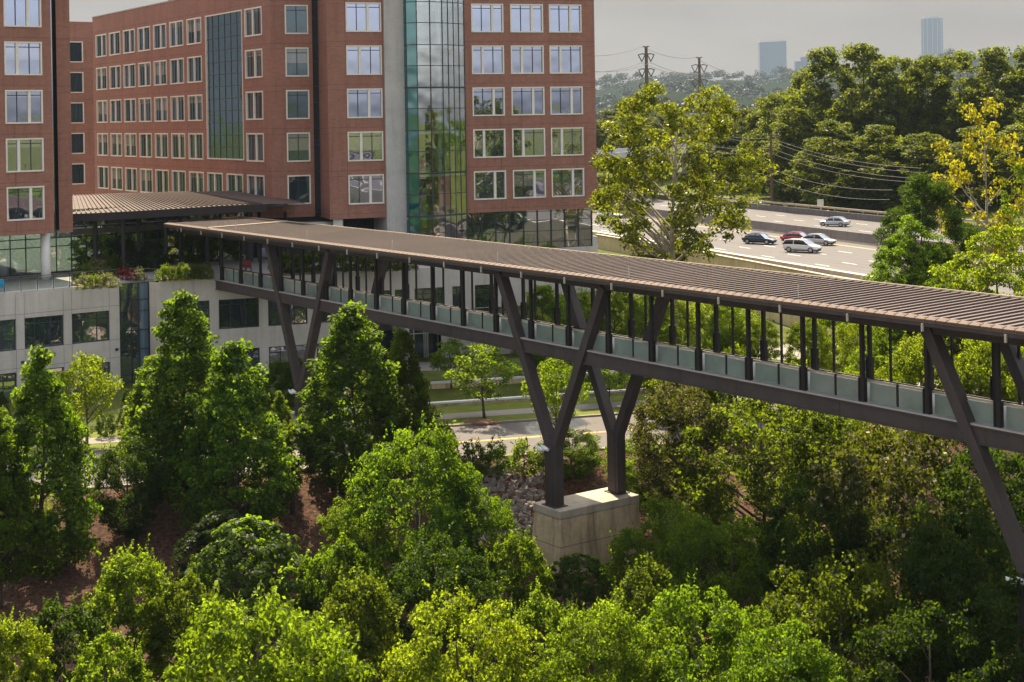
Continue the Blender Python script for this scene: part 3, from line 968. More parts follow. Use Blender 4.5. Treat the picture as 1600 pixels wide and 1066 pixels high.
# ground floor glass under the right wing
mb = MB()
ga0, ga1 = gt1 + 0.1, ub(926, 360)
mb.box(Vector((*(PB + UB * ga0 + nB * 0.25), 0.35)), Vector((*(UB * (ga1 - ga0)), 0)), Vector((*(nB * 0.04), 0)), (0, 0, BB - 0.36))
mb.build('ground_floor_glazing', M['glass_curtain'], mainb)
mb = MB()
nn = 9
for k in range(nn + 1):
    u_ = ga0 + (ga1 - ga0) * k / nn
    mb.box(Vector((*(PB + UB * (u_ - 0.05) + nB * 0.12), 0.35)), Vector((*(UB * 0.10), 0)), Vector((*(nB * 0.12), 0)), (0, 0, BB - 0.37))
for z in (0.35, 1.0, 2.15, 3.25, BB - 0.16):
    mb.box(Vector((*(PB + UB * ga0 + nB * 0.15), z)), Vector((*(UB * (ga1 - ga0)), 0)), Vector((*(nB * 0.09), 0)), (0, 0, 0.06))
mb.build('ground_floor_mullion', M['bar'], mainb)
mb = MB()
mb.box(Vector((*(PB + UB * ga0 + nB * 0.05), -9.0)), Vector((*(UB * (b1 - ga0)), 0)), Vector((*(nB * 20), 0)), (0, 0, 9.34))
mb.box(Vector((*(PB + UB * (ga1 + 0.01) + nB * 0.1), 0.345)), Vector((*(UB * (b1 - ga1 - 0.05)), 0)), Vector((*(nB * 10), 0)), (0, 0, 1.0))
mb.build('plinth', M['concrete'], mainb)
# ground floor below the bay and recess
mb = MB()
qa, qb = ur(395), ur(514)
pg = PR + nB * 1.2
mb.box(Vector((*(pg + UR * qa), 0.3)), Vector((*(UR * (sh0 + 14 - qa)), 0)), Vector((*(nB * 0.05), 0)), (0, 0, 3.7))
mb.build('ground_floor_glazing', M['glass'], mainb)
mb = MB()
for k in range(9):
    mb.box(Vector((*(pg + UR * (qa + k * 1.75) - nB * 0.06), 0.3)), Vector((*(UR * 0.1), 0)), Vector((*(nB * 0.055), 0)), (0, 0, 3.7))
for z in (0.3, 1.6, 2.9):
    mb.box(Vector((*(pg + UR * qa - nB * 0.05), z)), Vector((*(UR * 16), 0)), Vector((*(nB * 0.045), 0)), (0, 0, 0.08))
mb.build('ground_floor_mullion', M['bar'], mainb)
mb = MB()
mb.box(Vector((*(PR - nB * 1.2 + UR * ur(398)), 3.55)), Vector((*(UR * (ur(514) - ur(398))), 0)), Vector((*(nB * 2.4), 0)), (0, 0, 0.3))
mb.build('balcony_ledge', M['rail'], mainb)
mb = MB()
cpos = PB + UB * ub(532, 350) + nB * 1.0
mb.box((cpos.x - 0.45, cpos.y - 0.45, 0), (0.9, 0, 0), (0, 0.9, 0), (0, 0, 4.2))
mb.build('column', M['offwhite'], mainb)
# ---- left brick block
PLc = Vector(at(82, 196, 132.5).xy); UL = N2
nL = Vector((-UL.y, UL.x))
def ul(px, py=200): return hit(px, py, PLc, UL)[0]
leftb = thing('brick_building', 'tall red brick block at the left edge standing over a glass storefront', 'building', (PLc.x, PLc.y, 0))
l1 = ul(82); l0 = l1 - 26
wa, wb = ul(8.5), ul(67.5)
hl = []
for ri, zs in enumerate(SILL):
    for k in range(4):
        hl.append((wa - k * (wb - wa + 1.15), wb - k * (wb - wa + 1.15), zs, zs + WH + 0.05, k, ri))
mb = MB()
wall(mb, PLc, UL, l0, l1, BB, TOP, [h[:4] for h in hl])
e1 = PLc + UL * l1; e0 = PLc + UL * l0
mb.quad((e1.x, e1.y, BB), (e1.x + nL.x * 2.5, e1.y + nL.y * 2.5, BB), (e1.x + nL.x * 2.5, e1.y + nL.y * 2.5, TOP), (e1.x, e1.y, TOP), [(0, BB), (2.5, BB), (2.5, TOP), (0, TOP)])
mb.quad((e0.x, e0.y, BB), (e0.x + nL.x * 4, e0.y + nL.y * 4, BB), (e1.x + nL.x * 4, e1.y + nL.y * 4, BB), (e1.x, e1.y, BB), [(0, 0), (0, 4), (26, 4), (26, 0)])
mb.build('wall', M['brick'], leftb)
for a, b, c, d, k, ri in hl:
    m = 0.64 if ri % 2 == 1 else 0.34
    window(leftb, PLc, UL, (a, b, c, d), m, (m / 2,) if m > 0.5 else (m + (1 - m) / 2,), (0.84,))
mb = MB()
pf = PLc + nL * 2.0
fa, fb = l1 - 0.2, l1 + 0.50
mb.box(Vector((*(pf + UL * fa), BB)), Vector((*(UL * (fb - fa + .3)), 0)), Vector((*(nL * 0.05), 0)), (0, 0, TOP - BB))
mb.build('slot_glazing', M['glass'], leftb)
mb = MB()
f2 = hit(86.5, 200, pf, UL)[0]; f3 = hit(108, 200, pf, UL)[0]
wall(mb, pf - nL * 0.6, UL, f2, f3, BB - 0.1, TOP, [])
pr_ = pf - nL * 0.6 + UL * f3
mb.quad((pr_.x, pr_.y, BB - .1), (pr_.x + nL.x * 9, pr_.y + nL.y * 9, BB - .1), (pr_.x + nL.x * 9, pr_.y + nL.y * 9, TOP), (pr_.x, pr_.y, TOP), [(0, 4), (9, 4), (9, TOP), (0, TOP)])
mb.build('wall', M['brick'], leftb)
mb = MB()
Q0 = pf + UL * f3
mb.quad((Q0.x, Q0.y, BB - .1), (Q0.x + nL.x * 62, Q0.y + nL.y * 62, BB - .1), (Q0.x + nL.x * 62, Q0.y + nL.y * 62, TOP), (Q0.x, Q0.y, TOP), [(0, 4), (62, 4), (62, TOP), (0, TOP)])
mb.build('side_wall', M['brick'], leftb)
mb = MB()
fl = [PLc + UL * (l0 + .3) + nL * 0.6, PLc + UL * (l1 - 0.25) + nL * 0.6, PLc + UL * (l1 - 0.25) + nL * 2.2, pf + UL * f3 + nL * 0.2 - UL * 0.3, pf + UL * (f3 - .3) + nL * 61.5, PLc + UL * (l0 + .3) + nL * 61.5]
mb.prism([(p.x, p.y) for p in fl], BB + 0.1, TOP - 0.6)
mb.build('inner_wall', M['core'], leftb)
mb = MB()
wc = at(72, 437, 134.2)
mb.tube([(wc.x, wc.y, 0), (wc.x, wc.y, BB + 0.05)], 0.42, 20)
wc2 = wc - Vector((UL.x, UL.y, 0)) * 9
mb.tube([(wc2.x, wc2.y, 0), (wc2.x, wc2.y, BB + 0.05)], 0.42, 20)
mb.build('column', M['offwhite'], leftb, smooth=True)
# ---- glass storefront with the curved canopy
pav = thing('glass_pavilion', 'glass fronted entrance pavilion under a curved metal canopy roof', 'pavilion', (*at(250, 420, 146).xy, 0))
ps0 = Vector(at(85, 430, 140).xy)
US = UL
def us(px, py=400): return hit(px, py, ps0, US)[0]
s_a, s_b = us(-60), us(262)
nS = nL
mb = MB()
mb.box(Vector((*(ps0 + US * s_a), 0.12)), Vector((*(US * (s_b - s_a)), 0)), Vector((*(nS * 0.04), 0)), (0, 0, 4.2))
mb.build('storefront_glazing', M['glass_store'], pav)
mb = MB()
k = 0
u_ = s_a
while u_ < s_b:
    mb.box(Vector((*(ps0 + US * u_ - nS * 0.08), 0.02)), Vector((*(US * 0.09), 0)), Vector((*(nS * 0.075), 0)), (0, 0, 4.3))
    u_ += 1.45
for z in (0.02, 2.5, 3.3, 4.24):
    mb.box(Vector((*(ps0 + US * s_a - nS * 0.06), z)), Vector((*(US * (s_b - s_a)), 0)), Vector((*(nS * 0.055), 0)), (0, 0, 0.09))
mb.build('storefront_mullion', M['bar'], pav)
# low roof over the storefront
mb = MB()
ra = us(80)
mb.box(Vector((*(ps0 + US * ra - nS * 0.8), 4.36)), Vector((*(US * (us(300) - ra)), 0)), Vector((*(nS * 6), 0)), (0, 0, 0.28))
mb.build('low_roof', M['concrete'], pav)
# clerestory band and beam
pc = Vector(at(250, 345, 142).xy)
def uc(px, py=345): return hit(px, py, pc, US)[0]
mb = MB()
ca, cb = uc(112), uc(393, 340)
mb.box(Vector((*(pc + US * ca), 4.66)), Vector((*(US * (cb - ca)), 0)), Vector((*(nS * 0.05), 0)), (0, 0, 1.55))
mb.build('clerestory_glazing', M['glass_store'], pav)
mb = MB()
mb.box(Vector((*(pc + US * ca - nS * 0.3), 3.85)), Vector((*(US * (cb - ca)), 0)), Vector((*(nS * 0.25), 0)), (0, 0, 0.5))
for k in range(12):
    mb.box(Vector((*(pc + US * (ca + (cb - ca) * k / 11 - 0.07) - nS * 0.1), 4.66)), Vector((*(US * 0.14), 0)), Vector((*(nS * 0.095), 0)), (0, 0, 1.6))
mb.box(Vector((*(pc + US * (cb - 0.5)), 0.0)), Vector((*(US * 0.6), 0)), Vector((*(nS * 0.5), 0)), (0, 0, 6.2))
mb.build('clerestory_frame', M['steel'], pav)
# interior posts, back wall with planting beyond
mb = MB()
for k in range(10):
    q = pc + US * (ca + 2 + k * 2.1) - nS * (0.6 + 1.6 * (k % 2))
    mb.box((q.x - 0.15, q.y - 0.15, 0), (0.3, 0, 0), (0, 0.3, 0), (0, 0, 5.0))
mb.build('post', M['steel_dark'], pav)
# canopy roof: gently arched eave, ridge behind, hipped right end
eave = [(112, 333), (150, 331.5), (190, 329.5), (225, 327.5), (260, 325.5), (300, 323), (340, 320.5), (380, 318.5), (417, 317.5)]
ev, rv = [], []
for i, (px, py) in enumerate(eave):
    Yd = 135.5 + 0.012 * (px - 112) * 1.0
    e = at(px, py + 1.5, Yd)
    ev.append(e)
    rx = 110 + (px - 112) * (302 - 110) / (417 - 112)
    ry = 306 - (rx - 110) * 6 / 190
    rv.append(at(rx, ry, Yd + 13.5))
mb = MB()
for i in range(len(ev) - 1):
    a, b, c, d = ev[i], ev[i + 1], rv[i + 1], rv[i]
    mb.quad(a, b, c, d)
    n_ = 5
    for k in range(n_):
        f0 = k / n_
        p0 = a + (b - a) * f0
        p1 = d + (c - d) * f0
        if i < 8:
            mb.beam(p0 + Vector((0, 0, 0.05)), p1 + Vector((0, 0, 0.05)), (b - a).normalized(), 0.09, 0.12)
hipb = at(330, 302, 168)
mb.quad(ev[-1], ev[-1] + Vector((3.0, 5.0, -0.3)), rv[-1] + Vector((6, 6, -0.2)), rv[-1])
mb.build('canopy_roof', plain('canopy_metal', (0.092, 0.064, 0.051), 0.8, 0.12), pav)
mb = MB()
for i in range(len(ev) - 1):
    a, b = ev[i], ev[i + 1]
    mb.box(a - Vector((0, 0, 0.72)), b - a, Vector((0, 0.2, 0)), (0, 0, 0.70))
    mb.quad(a - Vector((0, 0, 0.4)), rv[i] - Vector((0, 0, 0.5)), rv[i + 1] - Vector((0, 0, 0.5)), b - Vector((0, 0, 0.4)))
e = ev[-1]
mb.box(e - Vector((0.1, 0, 0.30)), Vector((1.6, -0.35, 0.04)), Vector((0.1, 2.5, 0)), (0, 0, 0.16))
mb.build('canopy_fascia', M['steel_dark'], pav)
# ---- podium
pod = thing('concrete_podium', 'pale precast concrete podium with ribbon windows below the brick blocks', 'building', (*sp(123.5, 46, 0).xy, -9.6))
PP = Vector(sp(123.5, 0).xy); UP = N2; nP = D2
def up_(px, py): return hit(px, py, PP, UP)[0]
GB = -10.2
w1a, w1b = up_(38.5, 515), up_(99.5, 515)
w2a, w2b = up_(112.5, 510), up_(171.5, 510)
zA0 = hit(140, 535, PP, UP)[1]; zA1 = hit(140, 488, PP, UP)[1]
zC0 = hit(60, 628, PP, UP)[1]; zC1 = hit(60, 578, PP, UP)[1]
pe = up_(186.5, 480)
bay = w2a - w1a
hp = []
for k in range(-4, 2):
    hp.append((w1a + bay * k, w1b + bay * k, zA0, zA1))
    hp.append((w1a + bay * k, w1b + bay * k, zC0, zC1))
mb = MB()
wall(mb, PP, UP, w1a - bay * 4.3, pe, GB, 0.28, hp, 0.4)
E = PP + UP * pe
mb.quad((E.x, E.y, GB), (E.x + nP.x * 6, E.y + nP.y * 6, GB), (E.x + nP.x * 6, E.y + nP.y * 6, 0.28), (E.x, E.y, 0.28))
E0 = PP + UP * (w1a - bay * 4.3)
mb.box(Vector((*(E0 + nP * 0.01), 0.10)), Vector((*(E - E0), 0)), Vector((*(nP * 0.35), 0)), (0, 0, 0.19))
mb.build('wall', M['concrete'], pod)
for hh in hp:
    window(pod, PP, UP, hh, None, (0.28, 0.68), (0.78,), border=0.08, frame='bar', inset=0.26, proud=-0.12, pane='glass_curtain')
mb = MB()
for k in range(-4, 2):
    for x in (w1a + bay * k, w1b + bay * k):
        mb.box(Vector((*(PP + UP * (x - 0.012) - nP * 0.006), GB)), Vector((*(UP * 0.024), 0)), Vector((*(nP * 0.01), 0)), (0, 0, 10.3))
for z in (zA0 - 0.01, zA1 + 0.35, zC1 + 0.3):
    mb.box(Vector((*(PP + UP * (w1a - bay * 4.3) - nP * 0.005), z)), Vector((*(UP * (pe - w1a + bay * 4.3)), 0)), Vector((*(nP * 0.009), 0)), (0, 0, 0.03))
mb.build('panel_joint', M['median'], pod)
# glazed link
PK = Vector(sp(126.0, 0).xy)
k0, k1 = hit(186, 500, PK, UP)[0], hit(234, 500, PK, UP)[0]
mb = MB()
mb.box(Vector((*(PK + UP * k0), GB)), Vector((*(UP * (k1 - k0) * 0.62), 0)), Vector((*(nP * 0.05), 0)), (0, 0, 10.1))
mb.build('link_glazing', M['glass_curtain'], pod)
mb = MB()
mb.box(Vector((*(PK + UP * (k0 + (k1 - k0) * 0.62)), GB)), Vector((*(UP * (k1 - k0) * 0.33), 0)), Vector((*(nP * 0.05), 0)), (0, 0, 10.1))
mb.build('link_panel', M['glass_blue'], pod)
mb = MB()
for f_ in (0.0, 0.38, 0.62, 0.96):
    mb.box(Vector((*(PK + UP * (k0 + (k1 - k0) * f_) - nP * 0.08), GB)), Vector((*(UP * 0.1), 0)), Vector((*(nP * 0.075), 0)), (0, 0, 10.2))
for z in (-1.6, -2.6, -4.3, -6.0, -8.2, -0.1):
    mb.box(Vector((*(PK + UP * k0 - nP * 0.06), z)), Vector((*(UP * (k1 - k0)), 0)), Vector((*(nP * 0.055), 0)), (0, 0, 0.07))
mb.build('link_mullion', M['bar'], pod)
# right hand podium wall parallel to the brick wing
PQ = Vector((-31.2, 130.0)); UQ = UB; nQ = nB
def uq(px, py): return hit(px, py, PQ, UQ)[0]
q0 = uq(249, 450)
qe = uq(634, 500)
zq0, zq1 = hit(372, 513, PQ, UQ)[1], hit(372, 467, PQ, UQ)[1]
zr0, zr1 = hit(440, 590, PQ, UQ)[1], hit(440, 541, PQ, UQ)[1]
qw = uq(405, 490) - uq(342, 490)
qp = uq(419, 490) - uq(342, 490)
qs = uq(342, 490)
hq = []
for k in range(-1, 3):
    a = qs + qp * k
    if a < q0 + 0.5: a = q0 + 1.6
    b = qs + qp * k + qw
    hq.append((a, b, zq0, zq1)); hq.append((a, b, zr0, zr1))
qe2 = uq(583, 520)
mb = MB()
wall(mb, PQ, UQ, q0, qe2, GB, 0.02, hq, 0.4)
c0 = PQ + UQ * q0
c1 = Vector(at(233, 440, 130.9).xy)
mb.quad((c1.x, c1.y, GB), (c0.x, c0.y, GB), (c0.x, c0.y, 0.02), (c1.x, c1.y, 0.02))
# wall carries on over the entrance, with a rounded soffit corner
zs_ = -4.9
arc = [(qe2, zs_ - 1.6), (qe2 + 2.0, zs_ - 1.6)]
pts = [(qe2, 0.02), (qe2, -5.9)]
xr = uq(634, 520)
pts += [(xr - 1.0, -5.9)] if False else []
for k in range(7):
    t = k / 6 * math.pi / 2
    pts.append((xr - 1.2 + 1.2 * math.sin(t), -4.2 - 1.2 + 1.2 * math.cos(t)) if False else (xr - 1.3 * (1 - math.sin(t)), -4.15 - 1.3 * (1 - math.cos(t)) * 0 - 0.0 - 1.3 * (1 - math.cos(t))))
xe = uq(815, 470)
i = len(mb.v)
cx_ = uq(705, 470)
uv_ = None
poly = [(qe2, -4.0), (xr - 1.3, -4.0)] + [(xr - 1.3 + 1.3 * math.sin(t * math.pi / 12), -5.3 + 1.3 * math.cos(t * math.pi / 12)) for t in range(1, 7)] + [(xr, GB), (xr - 0.35, GB), (xr - 0.35, -5.3)] + [(xr - 1.3 + 0.95 * math.sin(t * math.pi / 12), -5.3 + 0.95 * math.cos(t * math.pi / 12)) for t in range(5, -1, -1)] + [(qe2, -4.35)]
v_ = []
for (u1_, z1_) in poly:
    pt = PQ + UQ * u1_ - nQ * 1.2
    v_.append((pt.x, pt.y, z1_))
    pt = PQ + UQ * u1_ + nQ * 2.0
    v_.append((pt.x, pt.y, z1_))
i = len(mb.v)
mb.v += v_
m_ = len(poly)
for k in range(m_):
    k2 = (k + 1) % m_
    mb.f.append((i + 2 * k, i + 2 * k2, i + 2 * k2 + 1, i + 2 * k + 1))
mb.f.append(tuple(i + 2 * k for k in range(m_)))
# upper storey from the bay to the right end
uw = [(uq(648, 465), uq(676, 465)), (uq(681, 465), uq(692, 465)), (uq(707, 465), uq(723, 465)), (uq(742, 450), uq(772, 450)), (uq(783, 450), uq(798, 450)), (uq(588, 465), uq(612, 465)), (uq(617, 465), uq(640, 465))]
hu = [(a, b, zq0, zq1 - (0.0)) for a, b in uw]
wall(mb, PQ, UQ, qe2 + 0.0, xe, -4.0, 0.02, hu, 0.4)
wall(mb, PQ + nQ * 2.2, UQ, uq(700, 540), xe, GB, -4.0, [], 0.3)
mb.quad(Vector((*(PQ + UQ * qe2), -4.0)), Vector((*(PQ + UQ * qe2 + nQ * 4), -4.0)), Vector((*(PQ + UQ * xe + nQ * 4), -4.0)), Vector((*(PQ + UQ * xe), -4.0)))
X_ = PQ + UQ * xe
mb.quad((X_.x, X_.y, GB), (X_.x + nQ.x * 14, X_.y + nQ.y * 14, GB), (X_.x + nQ.x * 14, X_.y + nQ.y * 14, 0.02), (X_.x, X_.y, 0.02))
mb.build('wall', M['concrete'], pod)
for hh in hq:
    window(pod, PQ, UQ, hh, None, (0.3, 0.68), (0.8,), border=0.08, frame='bar', inset=0.26, proud=-0.12, pane='glass')
for hh in hu:
    window(pod, PQ, UQ, hh, None, (0.5,), (0.8,), border=0.07, frame='bar', inset=0.26, proud=-0.12, pane='glass')
# entrance doors in the recess
mb = MB()
pd = PQ + nQ * 3.6
da, db = hit(630, 545, pd, UQ)[0], hit(702, 545, pd, UQ)[0]
mb.box(Vector((*(pd + UQ * (da - 10)), GB + 1.3)), Vector((*(UQ * (db - da + 10)), 0)), Vector((*(nQ * 0.06), 0)), (0, 0, 5.0))
mb.build('entrance_glazing', M['glass_dark'], pod)
mb = MB()
for f_ in (0.0, 0.22, 0.44, 0.48, 0.52, 0.74, 0.97):
    mb.box(Vector((*(pd + UQ * (da + (db - da) * f_) - nQ * 0.08), GB + 1.3)), Vector((*(UQ * 0.09), 0)), Vector((*(nQ * 0.075), 0)), (0, 0, 4.9))
for z in (-6.6, -5.0):
    mb.box(Vector((*(pd + UQ * da - nQ * 0.06), z)), Vector((*(UQ * (db - da)), 0)), Vector((*(nQ * 0.055), 0)), (0, 0, 0.09))
mb.build('entrance_frame', M['rail'], pod)
# solid fill and terrace top
tp = [PP + UP * (w1a - bay * 4.3) + nP * 0.45, E + nP * 0.45 - UP * 0.1, E + nP * 3.8 - UP * 0.1, c1 + Vector((0.5, 3.6)), c0 + nQ * 0.45, X_ + nQ * 0.45 - UQ * 0.2, X_ + nQ * 22 - UQ * .2, PB + UB * (b1 - 1) + nB * 20, C + Vector((0, 70)), C + Vector((-60, 75)), PP + UP * (w1a - bay * 4.3) + nP * 60]
mb = MB()
i = 0
mb.prism([(p.x, p.y) for p in tp[:4] + [c0 + nQ * 0.45, PQ + UQ * qe2 + nQ * 0.45, PQ + UQ * qe2 + nQ * 4.2, X_ + nQ * 4.2 - UQ * .2] + tp[6:]], GB, -0.3)
mb.build('inner_wall', M['core'], pod)
mb = MB()
mb.prism([(p.x, p.y) for p in tp], -0.25, 0.0)
tr = mb.build('terrace_floor', M['paver'], pod)
# wall lamps
for px, py in ((33, 568), (180, 548)):
    u_, z_ = hit(px, py, PP, UP)
    mb = MB()
    q = PP + UP * u_
    mb.box(Vector((*(q - nP * 0.18), z_)), Vector((*(UP * 0.22), 0)), Vector((*(nP * 0.18), 0)), (0, 0, 0.2))
    mb.build('wall_lamp', M['bar'], pod)
# terrace railing
rl = thing('glass_railing', 'tinted glass railing with slim dark posts along the podium edge at the left', 'railing', (*(PP + UP * (pe - 6)), 0.28))
ra_, rb_ = w1a - bay * 4.3, pe - 0.2
k = 0
u_ = rb_
while u_ > ra_:
    q = PP + UP * u_ + nP * 0.18
    mb = MB()
    mb.box((q.x - 0.03, q.y - 0.03, 0.29), (0.06, 0, 0), (0, 0.06, 0), (0, 0, 1.15))
    mb.build('post', M['bar'], rl)
    mb = MB()
    mb.box(Vector((*(q - UP * 1.28), 0.36)), Vector((*(UP * 1.18), 0)), Vector((*(nP * 0.02), 0)), (0, 0, 0.98))
    mb.build('glass_panel', M['glass_rail'], rl)
    u_ -= 1.36
mb = MB()
A_, B_ = PP + UP * ra_ + nP * 0.18, PP + UP * rb_ + nP * 0.18
mb.tube([(A_.x, A_.y, 1.46), (B_.x, B_.y, 1.46)], 0.03, 6)
mb.build('handrail', M['bar'], rl)
rl2 = thing('glass_railing', 'glass railing in front of the planter beside the bridge entrance', 'railing', (*(PQ + UQ * (q0 + 2)), 0.02))
A_ = c1 + Vector((-1.8, 0.5)); B_ = PQ + UQ * q0 + nQ * 0.6; C_ = PQ + UQ * uq(330, 440) + nQ * 0.5
mb = MB()
mb.tube([(A_.x, A_.y, 1.15), (B_.x, B_.y, 1.15), (C_.x, C_.y, 1.15)], 0.03, 6)
mb.build('handrail', M['bar'], rl2)
for t in range(7):
    q = A_ + (B_ - A_) * (t / 2) if t < 2 else B_ + (C_ - B_) * ((t - 2) / 4)
    mb = MB()
    mb.box((q.x - 0.025, q.y - 0.025, 0.02), (0.05, 0, 0), (0, 0.05, 0), (0, 0, 1.14))
    mb.build('post', M['bar'], rl2)
# planter boxes on the terrace edge
def planter(P0, P1, w_, h_, label):
    P0, P1 = Vector(P0), Vector(P1)
    t = thing('planter', label, 'planter', (*((P0 + P1) / 2), 0.0))
    u_ = (P1 - P0).normalized()
    n_ = Vector((-u_.y, u_.x))
    mb = MB()
    L_ = (P1 - P0).length
    for o_, a_, b_ in ((P0, u_ * L_, n_ * 0.12), (P0 + n_ * (w_ - 0.12), u_ * L_, n_ * 0.12), (P0 + n_ * 0.121, u_ * 0.12, n_ * (w_ - 0.242)), (P1 + n_ * 0.121 - u_ * 0.12, u_ * 0.12, n_ * (w_ - 0.242))):
        mb.box((o_.x, o_.y, 0.004), (a_.x, a_.y, 0), (b_.x, b_.y, 0), (0, 0, h_))
    mb.build('wall', M['trim'], t)
    mb = MB()
    o_ = P0 + n_ * 0.125 + u_ * 0.125
    mb.box((o_.x, o_.y, 0.006), (u_.x * (L_ - .25), u_.y * (L_ - .25), 0), (n_.x * (w_ - .25), n_.y * (w_ - .25), 0), (0, 0, h_ - 0.12))
    mb.build('soil', M['mulch'], t)
planter(PQ + UQ * (q0 + 0.1) + nQ * 0.02, PQ + UQ * uq(326, 440) + nQ * 0.02, 1.8, 0.3, 'low planter of mixed shrubs on the terrace edge beside the bridge entrance')
planter(PP + UP * up_(128, 450) + nP * 0.5, PP + UP * (pe - 0.3) + nP * 0.5, 2.2, 0.35, 'low planter at the corner of the podium behind the glass railing')
planter(PQ + UQ * uq(436, 425) + nQ * 1.0, PQ + UQ * uq(648, 425) + nQ * 1.0, 1.6, 0.3, 'long hedge planter on the terrace seen through the bridge')
# ------------------------------------------------------------------ highway
def hp2(o, t, z=0.0): return Vector((HN.x * o + HD.x * t, HN.y * o + HD.y * t, z))
def hrib(o0, o1, z, t0=-420, t1=420, seg=42):
    mb = MB()
    for k in range(seg):
        a, b = t0 + (t1 - t0) * k / seg, t0 + (t1 - t0) * (k + 1) / seg
        mb.quad(hp2(o0, b, z), hp2(o0, a, z), hp2(o1, a, z), hp2(o1, b, z))
    return mb
ZH = -3.55
struct(hrib(86.0, 112.7, ZH), 'highway_road', M['hway'])
struct(hrib(113.6, 136.2, ZH + 0.15), 'highway_road', M['hway'])
struct(hrib(109.6, 109.85, ZH + 0.008), 'road_marking', M['yellow'])
struct(hrib(116.4, 116.65, ZH + 0.158), 'road_marking', M['yellow'])
mbp = MB()
for o in (93.6, 97.3, 101.0, 104.7, 120.5, 124.2, 128.0, 131.8):
    z = ZH + (0.008 if o < 113 else 0.158)
    t = 60
    while t < 330:
        mbp.quad(hp2(o, t + 3, z), hp2(o, t, z), hp2(o + 0.15, t, z), hp2(o + 0.15, t + 3, z))
        t += 12
struct(mbp, 'road_marking', M['paint'])
wl = thing('retaining_wall', 'tall beige concrete retaining wall along the near side of the highway', 'wall', (*hp2(85.5, 180).xy, -9.0))
mb = MB()
mb.box(hp2(85.4, -420, -10.5), Vector((*(HD * 840), 0)), Vector((*(HN * 0.55), 0)), (0, 0, 7.4))
mb.box(hp2(85.1, -420, -5.4), Vector((*(HD * 840), 0)), Vector((*(HN * 0.6), 0)), (0, 0, 0.0001 + 0.12))
mb.build('panel', M['hwall'], wl)
mb = MB()
mb.box(hp2(85.3, -420, -3.1), Vector((*(HD * 840), 0)), Vector((*(HN * 0.75), 0)), (0, 0, 0.75))
mb.build('parapet', plain('parapet_concrete', (0.60, 0.50, 0.36), 0.9, 0.2, 0.3, stain=0.6), wl)
# low boundary wall in front with a sloping cap
wl2 = thing('boundary_wall', 'lower wall with a thin sloping pale cap in front of the highway retaining wall', 'wall', (*hp2(84, 150).xy, -9.0))
mb = MB()
mc = MB()
pts2 = [(930, 366, 205), (985, 375, 196), (1060, 387, 182), (1150, 404, 168), (1290, 430, 150), (1375, 444, 141)]
tp2 = [at(x, y, d) for x, y, d in pts2]
tp2 = []
for x, y, d in pts2:
    dd = ray(x, y)
    t = 83.6 / (HN.x * dd.x + HN.y)
    tp2.append(Vector((dd.x * t, t, CZ + dd.z * t)))
for a, b in zip(tp2[:-1], tp2[1:]):
    lo = Vector((0, 0, -10.5))
    mb.loft([[Vector((a.x, a.y, -10.5)), Vector((a.x, a.y, a.z - .12)), Vector((a.x + HN.x * .4, a.y + HN.y * .4, a.z - .12)), Vector((a.x + HN.x * .4, a.y + HN.y * .4, -10.5))],
             [Vector((b.x, b.y, -10.5)), Vector((b.x, b.y, b.z - .12)), Vector((b.x + HN.x * .4, b.y + HN.y * .4, b.z - .12)), Vector((b.x + HN.x * .4, b.y + HN.y * .4, -10.5))]])
    mc.box(a + Vector((-0.1, 0, -0.118)), b - a, Vector((*(HN * 0.6), 0)), (0, 0, 0.13))
mb.build('panel', M['hwall'], wl2)
mc.build('cap', M['trim'], wl2)
md = thing('median_barrier', 'dark streaked concrete barrier between the two carriageways', 'barrier', (*hp2(113.1, 190).xy, ZH))
mb = MB()
prof = [(-0.42, 0), (-0.32, 0.25), (-0.16, 1.45), (0.16, 1.45), (0.32, 0.25), (0.42, 0)]
mb.loft([[hp2(113.1 + a, t, ZH + b) for a, b in prof] for t in range(-420, 421, 10)])
mb.build('barrier', M['median'], md)
fb = thing('highway_parapet', 'far concrete parapet of the highway with a pale top rail', 'barrier', (*hp2(136.8, 190).xy, ZH))
mb = MB()
mb.box(hp2(136.4, -420, ZH), Vector((*(HD * 840), 0)), Vector((*(HN * 0.4), 0)), (0, 0, 1.15))
mb.build('wall', M['median'], fb)
mb = MB()
mb.box(hp2(136.3, -420, ZH + 1.55), Vector((*(HD * 840), 0)), Vector((*(HN * 0.25), 0)), (0, 0, 0.3))
mb.build('rail', M['trim'], fb)
mb = MB()
for t in range(-60, 420, 4):
    mb.box(hp2(136.5, t, ZH + 1.15), Vector((*(HD * 0.12), 0)), Vector((*(HN * 0.12), 0)), (0, 0, 0.405))
mb.build('rail_posts', M['trim'], fb)
def on_h(px, py, o):
    d = ray(px, py)
    t = o / (HN.x * d.x + HN.y)
    return Vector((d.x * t, t, CZ + d.z * t))
for px, y0, lab in ((1167, 309, 'square concrete post beyond the far parapet, left of the utility pole'), (1227.5, 319, 'square concrete post beyond the far parapet, right of the utility pole'), (1292, 330, 'square concrete post beyond the far parapet, behind the silver sedan')):
    p = on_h(px, y0, 138.0)
    t = thing('concrete_post', lab, 'post', (p.x, p.y, ZH - 0.4), group='concrete posts beyond the highway')
    mb = MB()
    mb.box((p.x - .28, p.y - .28, ZH - .4), (.56, 0, 0), (0, .56, 0), (0, 0, p.z - ZH + .3))
    mb.build('shaft', M['trim'], t)
    mb = MB()
    mb.box((p.x - .36, p.y - .36, p.z - .098), (.72, 0, 0), (0, .72, 0), (0, 0, .2))
    mb.build('cap', M['trim'], t)
p = on_h(1282, 321, 139.0)
t = thing('sign_board', 'pale grey box shaped sign board seen from behind beyond the far parapet', 'sign', (p.x, p.y, ZH - .4))
mb = MB()
